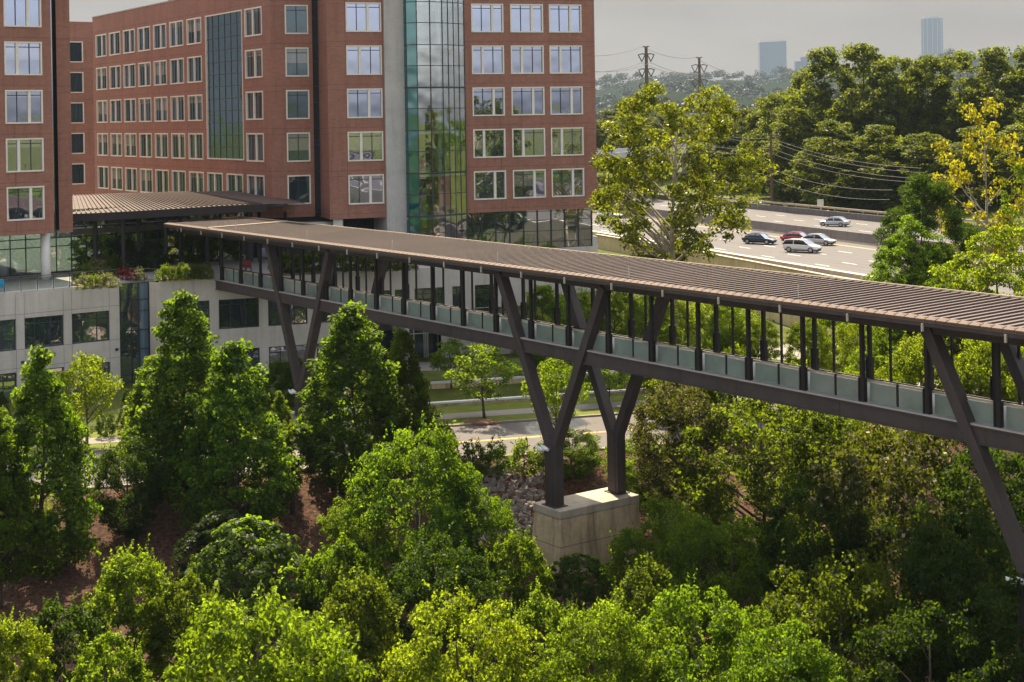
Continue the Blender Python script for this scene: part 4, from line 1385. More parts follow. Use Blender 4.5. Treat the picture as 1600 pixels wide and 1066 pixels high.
mb.box((p.x - .55, p.y, p.z - .1), (1.1, 0, 0), (0, .12, 0), (0, 0, 1.1))
mb.build('board', M['rail'], t)
mb = MB()
mb.tube([(p.x, p.y + .06, ZH - .4), (p.x, p.y + .06, p.z - .1)], .08, 8)
mb.build('post', M['rail'], t)
# ------------------------------------------------------------------ cars (local x forward)
def carpaint(name, col):
    m = NT(name)
    return m.done(m.bsdf(Base_Color=c4(col), Roughness=0.25, Metallic=0.25, Coat_Weight=0.6, Coat_Roughness=0.08))
def build_car(name, label, paint, body, L=4.7, W=1.84, Hh=1.45, suv=False):
    t = thing(name, label, 'car', group='cars on the highway')
    hw_ = W / 2
    zb = 0.22
    if suv:
        low = [(-.5, .55, .80, .90), (-.485, .34, 1.0, .96), (-.40, .26, 1.08, 1), (-.15, .25, 1.08, 1), (.18, .25, 1.06, 1), (.36, .26, .98, .97), (.46, .32, .86, .92), (.5, .42, .68, .82)]
        cab = [(-.485, 1.00, 1.06), (-.43, 1.02, Hh - .09), (-.33, 1.03, Hh), (-.02, 1.03, Hh), (.10, 1.03, Hh - .06), (.27, 1.0, 1.03)]
    else:
        low = [(-.5, .50, .74, .84), (-.48, .34, .90, .93), (-.40, .25, .95, .98), (-.15, .22, .94, 1), (.15, .22, .92, 1), (.34, .24, .85, .98), (.45, .30, .74, .92), (.5, .38, .60, .78)]
        cab = [(-.40, .90, .93), (-.24, .92, Hh - .04), (-.12, .93, Hh), (.02, .93, Hh), (.09, .92, Hh - .05), (.25, .86, .88)]
    rings = []
    for x, z0, z1, k in low:
        h = hw_ * k
        zm = z0 + (z1 - z0) * 0.55
        half = [(h * .80, z0), (h * .97, z0 + .10), (h, zm), (h * .96, z1 - .06), (h * .82, z1)]
        rings.append([(x * L, y, z) for y, z in half] + [(x * L, -y, z) for y, z in reversed(half)])
    mb = MB()
    mb.loft(rings)
    ob = mb.build('body', paint, t, smooth=True)
    sm = ob.modifiers.new('sub', 'SUBSURF'); sm.levels = 1; sm.render_levels = 1
    rings = []
    for x, z0, z1 in cab:
        wlow, wtop = hw_ * .90, hw_ * (.90 - .26 * (z1 - z0))
        rings.append([(x * L, wlow, z0 - .05), (x * L, (wlow + wtop) / 2 + .02, (z0 + z1) / 2), (x * L, wtop, z1 - .03), (x * L, -wtop, z1 - .03), (x * L, -(wlow + wtop) / 2 - .02, (z0 + z1) / 2), (x * L, -wlow, z0 - .05)])
    mb = MB()
    mb.loft(rings)
    mb.build('window', M['carglass'], t, smooth=False)
    mb = MB()
    top = [(x, z1) for x, z0, z1 in cab]
    a_, b_ = (1, 4)
    rr = []
    for x, z0, z1 in cab[a_:b_ + 1]:
        wt = hw_ * (.90 - .26 * (z1 - z0)) + .02
        rr.append([(x * L, wt, z1 - .07), (x * L, wt * .9, z1 + .015), (x * L, -wt * .9, z1 + .015), (x * L, -wt, z1 - .07)])
    mb.loft(rr)
    # roof pillars
    for sgn in (-1, 1):
        for (i0, i1) in ((0, 1), (5, 4)):
            x0_, zl0, zt0 = cab[i0]
            x1_, zl1, zt1 = cab[i1]
            p0 = Vector((x0_ * L, sgn * hw_ * .88, zl0 - .02))
            p1 = Vector((x1_ * L, sgn * (hw_ * (.90 - .26 * (zt1 - zl1)) - .01), zt1 - .04))
            mb.beam(p0, p1, (1, 0, 0) if False else (0, 1, 0), .07, .10)
        xm = (cab[2][0] + cab[3][0]) / 2 * L
        mb.beam(Vector((xm, sgn * hw_ * .915, cab[2][1] - .02)), Vector((xm, sgn * (hw_ * (.90 - .26 * (Hh - cab[2][1]))), Hh - .03)), (0, 1, 0), .05, .10)
    mb.build('roof', paint, t)
    wr = .36 if suv else .33
    for x in (-.30, .32):
        for sgn in (-1, 1):
            mb = MB()
            y0 = sgn * (hw_ - .20)
            mb.tube([(x * L, y0, wr), (x * L, sgn * (hw_ + .012), wr)], [wr, wr], 16)
            wo = mb.build('wheel', M['rubber'], t)
            mb = MB()
            mb.tube([(x * L, sgn * (hw_ + .005), wr), (x * L, sgn * (hw_ + .03), wr)], [wr * .66, wr * .6], 12)
            rm = mb.build('rim', M['rim'], wo)
    for sgn in (-1, 1):
        mb = MB()
        zf = .66 if not suv else .80
        mb.box((L * .465, sgn * hw_ * .60 - .17, zf - .11), (.13, 0, 0), (0, .34, 0), (-.05, 0, .13))
        mb.build('headlight', M['lamp'], t)
        mb = MB()
        mb.box((-L * .497, sgn * hw_ * .66 - .16, zf + .02), (.14, 0, 0), (0, .32, 0), (0, 0, .15))
        mb.build('taillight', M['red'], t)
    mb = MB()
    mb.box((L * .475, -hw_ * .5, .40), (.11, 0, 0), (0, hw_, 0), (0, 0, .14))
    mb.build('grille', M['bar'], t)
    mb = MB()
    mb.box((-.44 * L, -hw_ * .9, .20), (.88 * L, 0, 0), (0, hw_ * 1.8, 0), (0, 0, .14))
    mb.build('underbody', M['bar'], t)
    return t
hd_ang = math.atan2(HD.y, HD.x)
white_p = carpaint('paint_white', (0.72, 0.71, 0.68))
silver_p = carpaint('paint_silver', (0.52, 0.52, 0.52))
navy_p = carpaint('paint_navy', (0.022, 0.028, 0.06))
red_p = carpaint('paint_red', (0.42, 0.03, 0.035))
def place_car(t, px, py, toward=True, z=ZH + 0.02, turn=0.0):
    d = ray(px, py)
    k = (z - CZ) / d.z
    t.location = (d.x * k, k, z)
    t.rotation_euler = (0, 0, hd_ang + (math.pi if toward else 0) + turn)
TW = R(31)      # photographed headings are broader to the camera than the wall line
place_car(build_car('moving_car', 'dark navy sedan, leftmost of the group of four on the near carriageway', navy_p, None), 1187, 381, True, turn=TW)
place_car(build_car('moving_car', 'red sedan half hidden behind the white wagon and the silver coupe', red_p, None), 1247, 379, True, turn=TW)
place_car(build_car('moving_car', 'silver sedan beside the red car, nearest to the median barrier', silver_p, None), 1279, 382.5, True, turn=TW)
place_car(build_car('moving_car', 'white estate car close behind the retaining wall parapet', white_p, None, L=4.8, W=1.9, Hh=1.62, suv=True), 1254, 394, True, turn=TW)
place_car(build_car('moving_car', 'silver sedan alone on the far carriageway', silver_p, None), 1304, 353.5, False, z=ZH + .17, turn=TW)
place_car(build_car('moving_car', 'white sedan just right of the brick building corner', white_p, None), 953, 341, True, turn=TW)
# ------------------------------------------------------------------ poles and wires
p = at(1206, 331, 262)
up = thing('utility_pole', 'thin brown wooden utility pole standing beyond the far parapet of the highway', 'pole', (p.x, p.y, H(p.x, p.y)))
ptop = at(1204.5, 208, 262)
mb = MB()
mb.tube([(p.x, p.y, H(p.x, p.y)), (ptop.x, ptop.y, ptop.z)], [.28, .17], 10)
mb.build('pole', M['wood'], up)
for dz in (0.5, 2.6):
    mb = MB()
    mb.box((ptop.x - 1.6, ptop.y - .08, ptop.z - dz), (3.2, .5, 0), (0, .12, 0), (0, 0, .14))
    mb.build('crossarm', M['wood'], up)
    for x in (-1.4, -.6, .6, 1.4):
        mb = MB()
        mb.tube([(ptop.x + x, ptop.y + x * .15, ptop.z - dz + .14), (ptop.x + x, ptop.y + x * .15, ptop.z - dz + .5)], .06, 6)
        mb.build('insulator', M['rail'], up)
def wire(p0, p1, sag, rad, mat, label, group):
    pts = []
    for k in range(15):
        t = k / 14
        q = p0.lerp(p1, t)
        q.z -= sag * 4 * t * (1 - t)
        pts.append(q)
    mb = MB()
    mb.tube(pts, rad, 5)
    o = mb.build('power_line', mat)
    return tag(o, label, 'cable', group)
WL = [((1130, 210), (1206, 216), (1440, 263)), ((1150, 216), (1206, 221), (1440, 270)), ((1120, 229), (1206, 232), (1435, 279)),
      ((1118, 237), (1206, 240), (1435, 285)), ((1150, 262), (1206, 264), (1395, 297)), ((1150, 276), (1206, 280), (1390, 312))]
names = ['topmost', 'second', 'third', 'fourth', 'fifth', 'lowest']
for (a, b, c), nm in zip(WL, names):
    pb_ = at(b[0], b[1], 262)
    wire(pb_, at(c[0], c[1], 196), 1.0, .022, M['wire'], nm + ' power line running right from the utility pole over the highway', 'power lines right of the pole')
    wire(at(a[0] - 30, a[1] - 4, 300), pb_, .5, .022, M['wire'], nm + ' power line running left from the utility pole behind the large sycamore', 'power lines left of the pole')
def pylon(px, ytop, Y, ybot, label):
    top = at(px, ytop, Y)
    g = H(top.x, top.y)
    t = thing('transmission_pole', label, 'pylon', (top.x, top.y, g))
    sc = Y / 2300
    mb = MB()
    mb.tube([(top.x, top.y, g), (top.x, top.y, top.z)], [1.1, .62], 10)
    mb.build('pole', M['wood'], t)
    for dy, hwid in ((0, 5), (12.5, 12.5), (36, 12.5), (60, 12.5)):
        z = top.z - dy * sc
        for sg in (-1, 1):
            mb = MB()
            w_ = hwid * sc
            mb.tube([(top.x, top.y, z + (0 if dy else -.4)), (top.x + sg * w_ * .5, top.y, z + .12 * w_), (top.x + sg * w_, top.y, z - .02 * w_)], [.32, .26, .2], 6)
            mb.build('arm', M['wood'], t)
            if dy:
                mb = MB()
                b_ = (top.x + sg * w_ * .56, top.y, z - 11 * sc)
                mb.tube([(top.x + sg * w_, top.y, z), b_], .22, 5)
                mb.tube([(top.x + sg * w_ * .14, top.y, z), b_], .22, 5)
                mb.build('insulator', M['steel_dark'], t)
    return top
t1 = pylon(1009.5, 73, 620, 150, 'taller transmission pole with curved arms rising behind the sycamore')
t2 = pylon(1092.5, 90, 760, 150, 'smaller transmission pole to the right and farther away')
for dy, sg, nm in ((0, -1, 'top left'), (25, -1, 'upper left'), (25, 1, 'upper right')):
    a = t1 + Vector((sg * 1.9, 0, -dy * 620 / 2300))
    b = t2 + Vector((sg * 2.0, 0, -dy * 760 / 2300))
    wire(a, b, 2.0, .10, M['wire_dark'], nm + ' high voltage line strung between the two transmission poles', 'high voltage lines')
    e = a + (a - b) * 1.3
    wire(a, e + Vector((0, 0, -6)), 4.0, .10, M['wire_dark'], nm + ' high voltage line running left from the taller transmission pole', 'high voltage lines')
    e = b + (b - a) * 2.2
    wire(b, e + Vector((0, 0, -4)), 4.0, .10, M['wire_dark'], nm + ' high voltage line running right from the smaller transmission pole', 'high voltage lines')
# elevated road glimpsed behind the sycamore
ov = thing('overpass', 'grey elevated road with pale parapets glimpsed behind the sycamore', 'bridge', (*at(1080, 280, 330).xy, -4))
a, b = at(900, 262, 330), at(1190, 236, 420)
a.z, b.z = at(900, 262, 330).z, at(1190, 236, 420).z
mb = MB()
dv = b - a
nn_ = Vector((-dv.y, dv.x, 0)).normalized()
mb.box(a, dv, nn_ * 14, (0, 0, 1.6))
mb.build('deck', M['median'], ov)
mb = MB()
for o_ in (-.35, 14.02):
    mb.box(a + nn_ * o_ + Vector((0, 0, 1.2)), dv, nn_ * .33, (0, 0, 1.5))
mb.build('parapet', plain('overpass_parapet', (.42, .42, .44), .9, .1), ov)
for k in range(7):
    q = a + dv * (k / 6.0) + nn_ * 7
    mb = MB()
    g = H(q.x, q.y) - .5
    mb.tube([(q.x, q.y, g), (q.x, q.y, q.z)], .9, 12)
    mb.build('pillar', M['concrete'], ov)
# ------------------------------------------------------------------ far towers
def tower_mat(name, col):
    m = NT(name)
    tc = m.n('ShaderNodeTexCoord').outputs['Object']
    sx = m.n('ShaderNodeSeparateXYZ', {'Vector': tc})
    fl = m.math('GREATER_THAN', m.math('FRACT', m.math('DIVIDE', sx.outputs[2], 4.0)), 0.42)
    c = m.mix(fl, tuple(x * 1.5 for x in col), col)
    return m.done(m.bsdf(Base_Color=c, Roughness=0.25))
mt = tower_mat('tower_cladding_hazed', (0.20, 0.22, 0.27))  # blue of the distant haze is put into this colour
p = at(1207, 110, 5200)
tw = thing('office_tower', 'haze tinted pale blue slab shaped office tower with a slanted top on the horizon', 'skyscraper', (p.x, p.y, -5))
x0, x1 = at(1186.5, 65, 5200), at(1228.5, 64, 5200)
mb = MB()
f = [(x0.x, 5200), (x1.x, 5200), (x1.x - 2, 5250), (x0.x + 2, 5250)]
zt0, zt1 = x0.z, x1.z + 1
mb.v = [(a, b, -5) for a, b in f] + [(f[0][0], f[0][1], zt0 - 2), (f[1][0], f[1][1], zt1), (f[2][0], f[2][1], zt1), (f[3][0], f[3][1], zt0 - 2)]
mb.f = [(3, 2, 1, 0), (4, 5, 6, 7), (0, 1, 5, 4), (1, 2, 6, 5), (2, 3, 7, 6), (3, 0, 4, 7)]
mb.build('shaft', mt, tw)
mb = MB()
mb.box((x0.x - .4, 5199.5, zt0 - 3.5), (x1.x - x0.x + .8, 0, zt1 - zt0 + 2), (0, 27, 0), (0, 0, 2.5))
mb.build('crown', M['offwhite'], tw)
p = at(1457, 110, 5600)
tw = thing('round_tower', 'tall cylindrical glass tower on the horizon at the right', 'skyscraper', (p.x, p.y, -5))
r_ = 17.0 / F * 5600
zt_ = at(1457, 27, 5600).z
def circ(r, z, n=28): return [(p.x + r * math.cos(2 * math.pi * k / n), p.y + r * math.sin(2 * math.pi * k / n), z) for k in range(n)]
mb = MB()
mb.loft([circ(r_, -5), circ(r_, zt_ - 6)])
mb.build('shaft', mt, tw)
mb = MB()
mb.loft([circ(r_ * .80, zt_ - 5.9), circ(r_ * .80, zt_ - 1.5), circ(r_ * .86, zt_ - 1.4), circ(r_ * .86, zt_)])
mb.build('crown', M['offwhite'], tw)
mb = MB()
for k in range(14):
    th = 2 * math.pi * k / 14
    q = Vector((p.x + r_ * 1.005 * math.cos(th), p.y + r_ * 1.005 * math.sin(th), -5))
    mb.box(q - Vector((.4, .4, 0)), (.8, 0, 0), (0, .8, 0), (0, 0, zt_ - 2))
mb.build('fins', M['offwhite'], tw)
p = at(1257, 100, 5000)
tw = thing('low_office_block', 'low pale office block peeping over the hill right of the slab tower', 'building', (p.x, p.y, -5))
mb = MB()
x0, x1 = at(1243, 96, 5000), at(1276, 96, 5000)
mb.box((x0.x, 5000, -5), (x1.x - x0.x, 0, 0), (0, 25, 0), (0, 0, x0.z + 5))
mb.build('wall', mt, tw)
mb = MB()
x2 = at(1252, 89, 5000)
mb.box((x2.x, 5002, x0.z + .01), ((x1.x - x0.x) * .7, 0, 0), (0, 20, 0), (0, 0, x2.z - x0.z))
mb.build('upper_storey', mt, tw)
# ------------------------------------------------------------------ foliage
def norm(a): return a / np.maximum(1e-6, np.linalg.norm(a, axis=1, keepdims=True))
def leaf_mesh(name, cen, nrm, size, rs, mat, aspect=0.62, fold=0.25):
    """one folded diamond leaf per centre"""
    n = len(cen)
    nrm = norm(nrm)
    t = norm(np.cross(nrm, norm(rs.normal(size=(n, 3)))))
    b = np.cross(nrm, t)
    s = (size * rs.uniform(0.65, 1.35, n))[:, None]
    v = np.empty((n, 4, 3))
    v[:, 0] = cen - t * s * .5
    v[:, 1] = cen + b * s * aspect * .5 + nrm * s * fold * .3
    v[:, 2] = cen + t * s * .5
    v[:, 3] = cen - b * s * aspect * .5 + nrm * s * fold * .3
    me = bpy.data.meshes.new(name)
    me.vertices.add(n * 4)
    me.vertices.foreach_set('co', v.reshape(-1))
    me.loops.add(n * 4)
    me.loops.foreach_set('vertex_index', np.arange(n * 4, dtype=np.int32))
    me.polygons.add(n)
    me.polygons.foreach_set('loop_start', np.arange(n, dtype=np.int32) * 4)
    me.update(calc_edges=True)
    me.validate()
    me.materials.append(mat)
    return me
def crown(name, seed, Hh, W, shape, ncl, per, leaf, rc, c0=0.08, flat=0.75, up=0.35, spread=0.8, shoots=0, hollow=0.5, droop=0.0, aspect=.62, boughs=0, pull=.7):
    """leaf clusters spread through the crown volume; returns the mesh and the cluster centres"""
    rs = np.random.RandomState(seed)
    prof = {'cone': lambda h: (np.minimum(1, (h / .26)) ** .55) * np.clip(1.01 - h, 0, 1) ** .80 * 1.26,
            'round': lambda h: np.sqrt(np.clip(1 - (2 * h - 1) ** 2, 0.02, 1)),
            'dome': lambda h: np.sqrt(np.clip(1 - h ** 2, 0.02, 1)),
            'vase': lambda h: .35 + .65 * np.sin(np.clip(h * 1.15, 0, 1) * math.pi * .62) * np.sqrt(np.clip(1.03 - h ** 3, 0, 1)),
            'spread': lambda h: np.clip(.55 + .45 * np.sin(h * math.pi), 0, 1) * np.sqrt(np.clip(1.05 - h ** 4, 0, 1)),
            'column': lambda h: np.sqrt(np.clip(1 - (1.9 * h - .95) ** 4, .02, 1))}[shape]
    cs, ws = [], []
    lob = rs.uniform(0, 6.28, 6)
    while len(cs) < ncl:
        h = rs.uniform(0, 1)
        r = float(prof(np.array(h)))
        if rs.uniform() > (r * .8 + .2): continue
        th = rs.uniform(0, 2 * math.pi)
        wob = 1 + .13 * math.sin(3 * th + lob[0] + 4 * h) + .10 * math.sin(5 * th + lob[1] - 7 * h) + .10 * math.sin(2 * th + lob[2] + 9 * h)
        f = hollow + (1 - hollow) * math.sqrt(rs.uniform())
        cs.append((r * W / 2 * f * wob * math.cos(th), r * W / 2 * f * wob * math.sin(th), Hh * (c0 + (1 - c0) * h) - droop * (r * f) ** 2 * Hh))
        ws.append(.7 + .6 * rs.uniform())
    cs = np.array(cs)
    if boughs:
        bi = rs.choice(ncl, boughs, replace=False)
        bc = cs[bi]
        near = np.argmin(((cs[:, None, :] - bc[None]) ** 2 * np.array([1, 1, .8])).sum(2), axis=1)
        cs = bc[near] + (cs - bc[near]) * pull + rs.normal(size=(ncl, 3)) * np.array([.03 * W, .03 * W, .015 * Hh])
    cs[:, 2] = np.maximum(cs[:, 2], rc * .4)
    ws = np.array(ws)
    idx = np.repeat(np.arange(ncl), per)
    n = len(idx)
    d = norm(rs.normal(size=(n, 3)))
    d[:, 2] = np.abs(d[:, 2]) * rs.choice([1, 1, 1, -1], n)
    rad = (rs.uniform(0.15, 1, n) ** .5)[:, None]
    cen = cs[idx] + d * rad * (rc * ws[idx])[:, None] * np.array([1, 1, flat])
    out = cs[idx] * np.array([1, 1, 0])
    nr = d * .55 + norm(out + 1e-3) * .35 + np.array([0, 0, up]) + rs.normal(size=(n, 3)) * spread
    if shoots:
        top = np.argsort(-(cs[:, 2] + .35 * np.linalg.norm(cs[:, :2], axis=1)))[:max(8, ncl // 2)]
        ks = rs.choice(top, shoots)
        m = 16
        base = np.repeat(cs[ks], m, axis=0)
        L = np.repeat(rs.uniform(1.2, 2.6, shoots) * rc, m)
        lean = np.repeat(norm(rs.normal(size=(shoots, 3)) * .35 + np.array([0, 0, 1])), m, axis=0)
        tt = np.tile(np.linspace(.1, 1, m), shoots)
        pts = base + lean * (L * tt)[:, None] + rs.normal(size=(shoots * m, 3)) * (rc * .20 * (1.15 - tt))[:, None]
        cen = np.concatenate([cen, pts])
        nr = np.concatenate([nr, rs.normal(size=(len(pts), 3)) * .7 + np.array([0, 0, .6])])
    cen[:, 2] = np.maximum(cen[:, 2], .05)
    return leaf_mesh(name, cen, nr, leaf, rs, M['lf_green'], aspect), cs
def trunk_mesh(name, seed, Hh, r0, cs, nl, c0, lean=0.0, mat='bark', split=None, top=.86):
    rs = random.Random(seed)
    mb = MB()
    n = 9
    pts = []
    for k in range(n):
        t = k / (n - 1)
        pts.append(Vector((lean * t * Hh + math.sin(t * 5 + seed) * .012 * Hh, math.cos(t * 4 + seed) * .012 * Hh, t * Hh * top)))
    mb.tube(pts, [r0 * (1.25 if k == 0 else 1 - .86 * k / (n - 1)) for k in range(n)], 8)
    order = list(range(len(cs)))
    rs.shuffle(order)
    for i in order[:nl]:
        c = Vector(cs[i])
        hz = max(c0 * Hh * (1.02 if mat == 'barktan' else .75), c.z - .55 * math.hypot(c.x, c.y) - .05 * Hh)
        t = min(.97, hz / (Hh * top))
        j = min(n - 2, int(t * (n - 1)))
        p0 = pts[j].lerp(pts[j + 1], t * (n - 1) - j)
        r = r0 * (1 - .86 * t) * .55
        mid = p0.lerp(c, .5) + Vector((rs.uniform(-1, 1), rs.uniform(-1, 1), rs.uniform(-.2, 1))) * (c - p0).length * .09
        mb.tube([p0, mid, c], [r, r * .62, r * .22], 5, caps=False)
    return mb.mesh(name, M[mat], smooth=True)
KIND = {}
def kind(name, var, trunk=None, **k):
    lst = []
    for i in range(var):
        sd_ = hash_(name) + i * 7
        me, cs = crown('crown', sd_, **k)
        tm = None
        if trunk:
            tk = dict(trunk)
            tm = trunk_mesh('trunk', sd_, k['Hh'], tk['r0'], cs, tk.get('nl', 14), k.get('c0', .08), tk.get('lean', 0), tk.get('mat', 'bark'))
        lst.append((me, tm))
    KIND[name] = (k['Hh'], k['W'], lst)
def hash_(s): return sum(ord(c) * (i + 3) for i, c in enumerate(s)) % 9973
kind('cone', 3, dict(r0=.20, nl=20), Hh=13.0, W=7.4, shape='cone', ncl=360, per=82, leaf=.26, rc=.60, c0=.03, flat=.75, hollow=.6, boughs=80, pull=.90)
kind('round', 3, dict(r0=.22, nl=16), Hh=9.0, W=8.0, shape='round', ncl=250, per=130, leaf=.19, rc=.66, c0=.05, hollow=.6, shoots=60, flat=.65, boughs=30, pull=.88)
kind('bush', 3, dict(r0=.10, nl=18), Hh=4.6, W=5.2, shape='dome', ncl=160, per=100, leaf=.17, rc=.44, c0=.0, hollow=.56, shoots=80, flat=.7, boughs=26, pull=.8)
kind('mound', 2, dict(r0=.12, nl=10), Hh=6.0, W=9.0, shape='dome', ncl=380, per=42, leaf=.30, rc=.50, c0=.0, flat=.45, up=.8, spread=.3, hollow=.82)
kind('dwarf', 2, dict(r0=.06, nl=10), Hh=1.6, W=2.0, shape='dome', ncl=46, per=34, leaf=.13, rc=.27, c0=.0, hollow=.5, shoots=22)
kind('street', 3, dict(r0=.11, nl=14), Hh=6.5, W=4.8, shape='spread', ncl=95, per=52, leaf=.20, rc=.5, c0=.34, hollow=.4)
kind('big', 4, dict(r0=.55, nl=16), Hh=30.0, W=16.5, shape='spread', boughs=30, ncl=420, per=70, leaf=.56, rc=1.35, c0=.06, hollow=.62, flat=.7, droop=.05)
kind('syc', 1, dict(r0=.48, nl=34, mat='barktan', lean=-.02), Hh=26.0, W=15.0, shape='round', ncl=320, per=95, leaf=.29, rc=.80, c0=.40, hollow=.35, boughs=34, flat=.8, up=.25)
kind('sparse', 1, dict(r0=.34, nl=34, mat='barktan'), Hh=22.0, W=9.0, shape='round', ncl=85, per=64, leaf=.30, rc=.75, c0=.40, hollow=.5)
kind('pine', 1, dict(r0=.25, nl=40), Hh=18.0, W=8.0, shape='spread', ncl=170, per=150, leaf=.40, rc=.70, c0=.42, hollow=.5, boughs=30, pull=.75, aspect=.18, spread=1.1)
kind('layer', 2, dict(r0=.28, nl=24), Hh=14.0, W=12.0, shape='spread', ncl=360, per=100, leaf=.25, rc=.8, boughs=34, pull=.85, c0=.08, flat=.45, up=.6, hollow=.6)
kind('topiary', 1, dict(r0=.08, nl=3), Hh=4.6, W=2.1, shape='cone', ncl=190, per=40, leaf=.11, rc=.22, c0=.0, hollow=.85)
kind('ball', 1, dict(r0=.08, nl=3), Hh=2.2, W=2.4, shape='column', ncl=150, per=40, leaf=.11, rc=.22, c0=.0, hollow=.85)
NTREE = [0]
def plant_at(k, P, h, w_, label, name='tree', cat='tree', mat='lf_green', group=None, var=None, rz=None):
    H0, W0, lst = KIND[k]
    NTREE[0] += 1
    v = (NTREE[0] if var is None else var) % len(lst)
    me, tm = lst[v]
    sxy, sz = w_ / W0, h / H0
    cz = min(sz, sxy * 1.22)          # keep the leaves in proportion: a tall plant carries its crown on a longer trunk
    if cz < sz * .999 and k in ('syc', 'sparse', 'pine', 'street', 'big'): cz = sz
    t = thing(name, label, cat, P, (NTREE[0] * 2.399) % 6.283 if rz is None else rz, group)
    c = new_obj('crown' if cat == 'tree' else 'foliage', me)
    c.parent = t
    c.scale = (sxy, sxy, cz)
    c.location = (0, 0, h - cz * H0)
    c.material_slots[0].link = 'OBJECT'
    c.material_slots[0].material = M[mat]
    if tm is not None:
        b = new_obj('trunk' if cat == 'tree' else 'stem', tm)
        b.parent = t
        b.scale = (sxy, sxy, cz)
        b.location = c.location
        if c.location.z > .2:
            key = (k, round(c.location.z, 1))
            m2 = MB()
            r_ = .02 * H0
            m2.tube([(0, 0, -.1), (0, 0, c.location.z + .3)], [.22 * sxy * 1.3, .2 * sxy], 8)
            lo = new_obj('lower_trunk', m2.mesh('lower_trunk', M['bark'], smooth=True))
            lo.parent = t
    return t
def plant(k, px, ytop, Y, wpx, label, name='tree', cat='tree', mat='lf_green', group=None, var=None, rz=None, zg=None, sink=0.0):
    P = at(px, ytop, Y)
    g = H(P.x, P.y) if zg is None else zg
    return plant_at(k, (P.x, P.y, g - .05 - sink), P.z - g + sink, wpx / 2300 * Y, label, name, cat, mat, group, var, rz)
T = plant
# trees along the slope on the left
T('cone', 62, 553, 87, 185, 'large dark green conical tree at the left edge above the mulch', mat='lf_green')
T('cone', -6, 640, 84, 130, 'conical tree cut by the left edge of the picture', mat='lf_green')
T('street', 133, 553, 109.4, 92, 'small yellowish street tree in front of the podium windows', mat='lf_yellow')
T('cone', 285, 465, 96.5, 185, 'tallest conical tree in the middle left, its tip over the podium wall', mat='lf_green')
T('cone', 366, 538, 92, 190, 'broad conical tree standing in front of the tallest one', mat='lf_green')
T('cone', 238, 560, 97, 110, 'lighter tree filling the left flank of the tallest conical tree', mat='lf_bright')
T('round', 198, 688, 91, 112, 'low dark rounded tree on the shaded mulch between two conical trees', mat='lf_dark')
T('cone', 550, 478, 98, 188, 'dark dense conical tree below the middle of the bridge', mat='lf_green')
T('cone', 627, 518, 101, 104, 'narrow bright conical tree close right of the dense dark one', mat='lf_bright')
T('bush', 455, 668, 95, 78, 'shrub with upright shoots at the end of the drive', 'shrub', 'shrub', 'lf_olive')
T('cone', 436, 612, 99, 48, 'thin young conical tree beside the left V column', mat='lf_bright')
T('round', 650, 676, 84, 205, 'big round tree with pale shoots below the middle of the bridge', mat='lf_green')
T('round', 742, 765, 83, 120, 'dark green round tree on the right flank of the big round tree', mat='lf_green')
T('round', 560, 770, 85, 100, 'small light green tree left of the big round tree', mat='lf_bright')
T('mound', 385, 812, 80, 225, 'ivy covered rounded mound in the left foreground', 'ivy_mound', 'shrub', 'lf_green')
T('mound', 350, 800, 86, 150, 'darker vine covered mound behind the ivy mound', 'ivy_mound', 'shrub', 'lf_dark')
T('bush', 525, 848, 79, 150, 'medium green bush right of the ivy mound', 'shrub', 'shrub', 'lf_green')
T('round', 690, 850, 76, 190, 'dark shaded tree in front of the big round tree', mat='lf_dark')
T('bush', 205, 872, 70, 170, 'light green bush beside the sunlit mulch', 'shrub', 'shrub', 'lf_bright')
T('bush', 290, 905, 69, 120, 'olive bush between the light green bush and the ivy mound', 'shrub', 'shrub', 'lf_olive')
T('bush', 100, 950, 66, 170, 'dark green bush in the lower left', 'shrub', 'shrub', 'lf_dark')
T('bush', 18, 975, 60, 130, 'yellow green bush in the bottom left corner', 'shrub', 'shrub', 'lf_yellow')
T('bush', 165, 1000, 60, 150, 'fresh green bush near the bottom edge right of the corner bush', 'shrub', 'shrub', 'lf_bright')
T('round', 400, 942, 58, 330, 'broad sunlit shrub with pale leaf tips at the bottom left of centre', 'shrub', 'shrub', 'lf_bright')
T('bush', 560, 910, 68, 160, 'olive green bush with upright shoots left of the feathery shrub', 'shrub', 'shrub', 'lf_olive')
T('round', 715, 938, 61, 235, 'feathery yellow green shrub at the bottom centre', 'shrub', 'shrub', 'lf_yellow')
T('bush', 805, 838, 80, 120, 'leafy bush at the left foot of the concrete pier', 'shrub', 'shrub', 'lf_bright')
T('mound', 905, 868, 83, 130, 'dark ivy climbing over the foot of the concrete pier', 'ivy_mound', 'shrub', 'lf_green')
T('bush', 850, 930, 67, 130, 'bright bush in front of the ivy at the pier', 'shrub', 'shrub', 'lf_bright')
T('round', 935, 950, 61, 190, 'yellow green tree with upright shoots below the pier', mat='lf_bright')
T('round', 1040, 785, 79, 160, 'light green tree with round leaves right of the pier', mat='lf_bright')
T('round', 1140, 805, 75, 190, 'full green tree in front of the dark thicket right of the pier', mat='lf_green')
T('bush', 1010, 890, 70, 150, 'small leaved light bush below the pier on its right', 'shrub', 'shrub', 'lf_olive')
T('round', 1090, 925, 63, 240, 'mid green tree at the bottom right of centre', mat='lf_green')
T('round', 1310, 868, 66, 270, 'olive tree at the lower right', mat='lf_olive')
T('round', 1225, 985, 58, 200, 'dark green tree at the bottom edge in front of the olive tree', mat='lf_green')
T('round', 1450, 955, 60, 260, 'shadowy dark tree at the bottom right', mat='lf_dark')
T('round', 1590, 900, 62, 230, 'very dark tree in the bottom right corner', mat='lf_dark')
T('round', 1062, 598, 94, 150, 'dark tree with pale flower tips just right of the pier columns', mat='lf_flower')
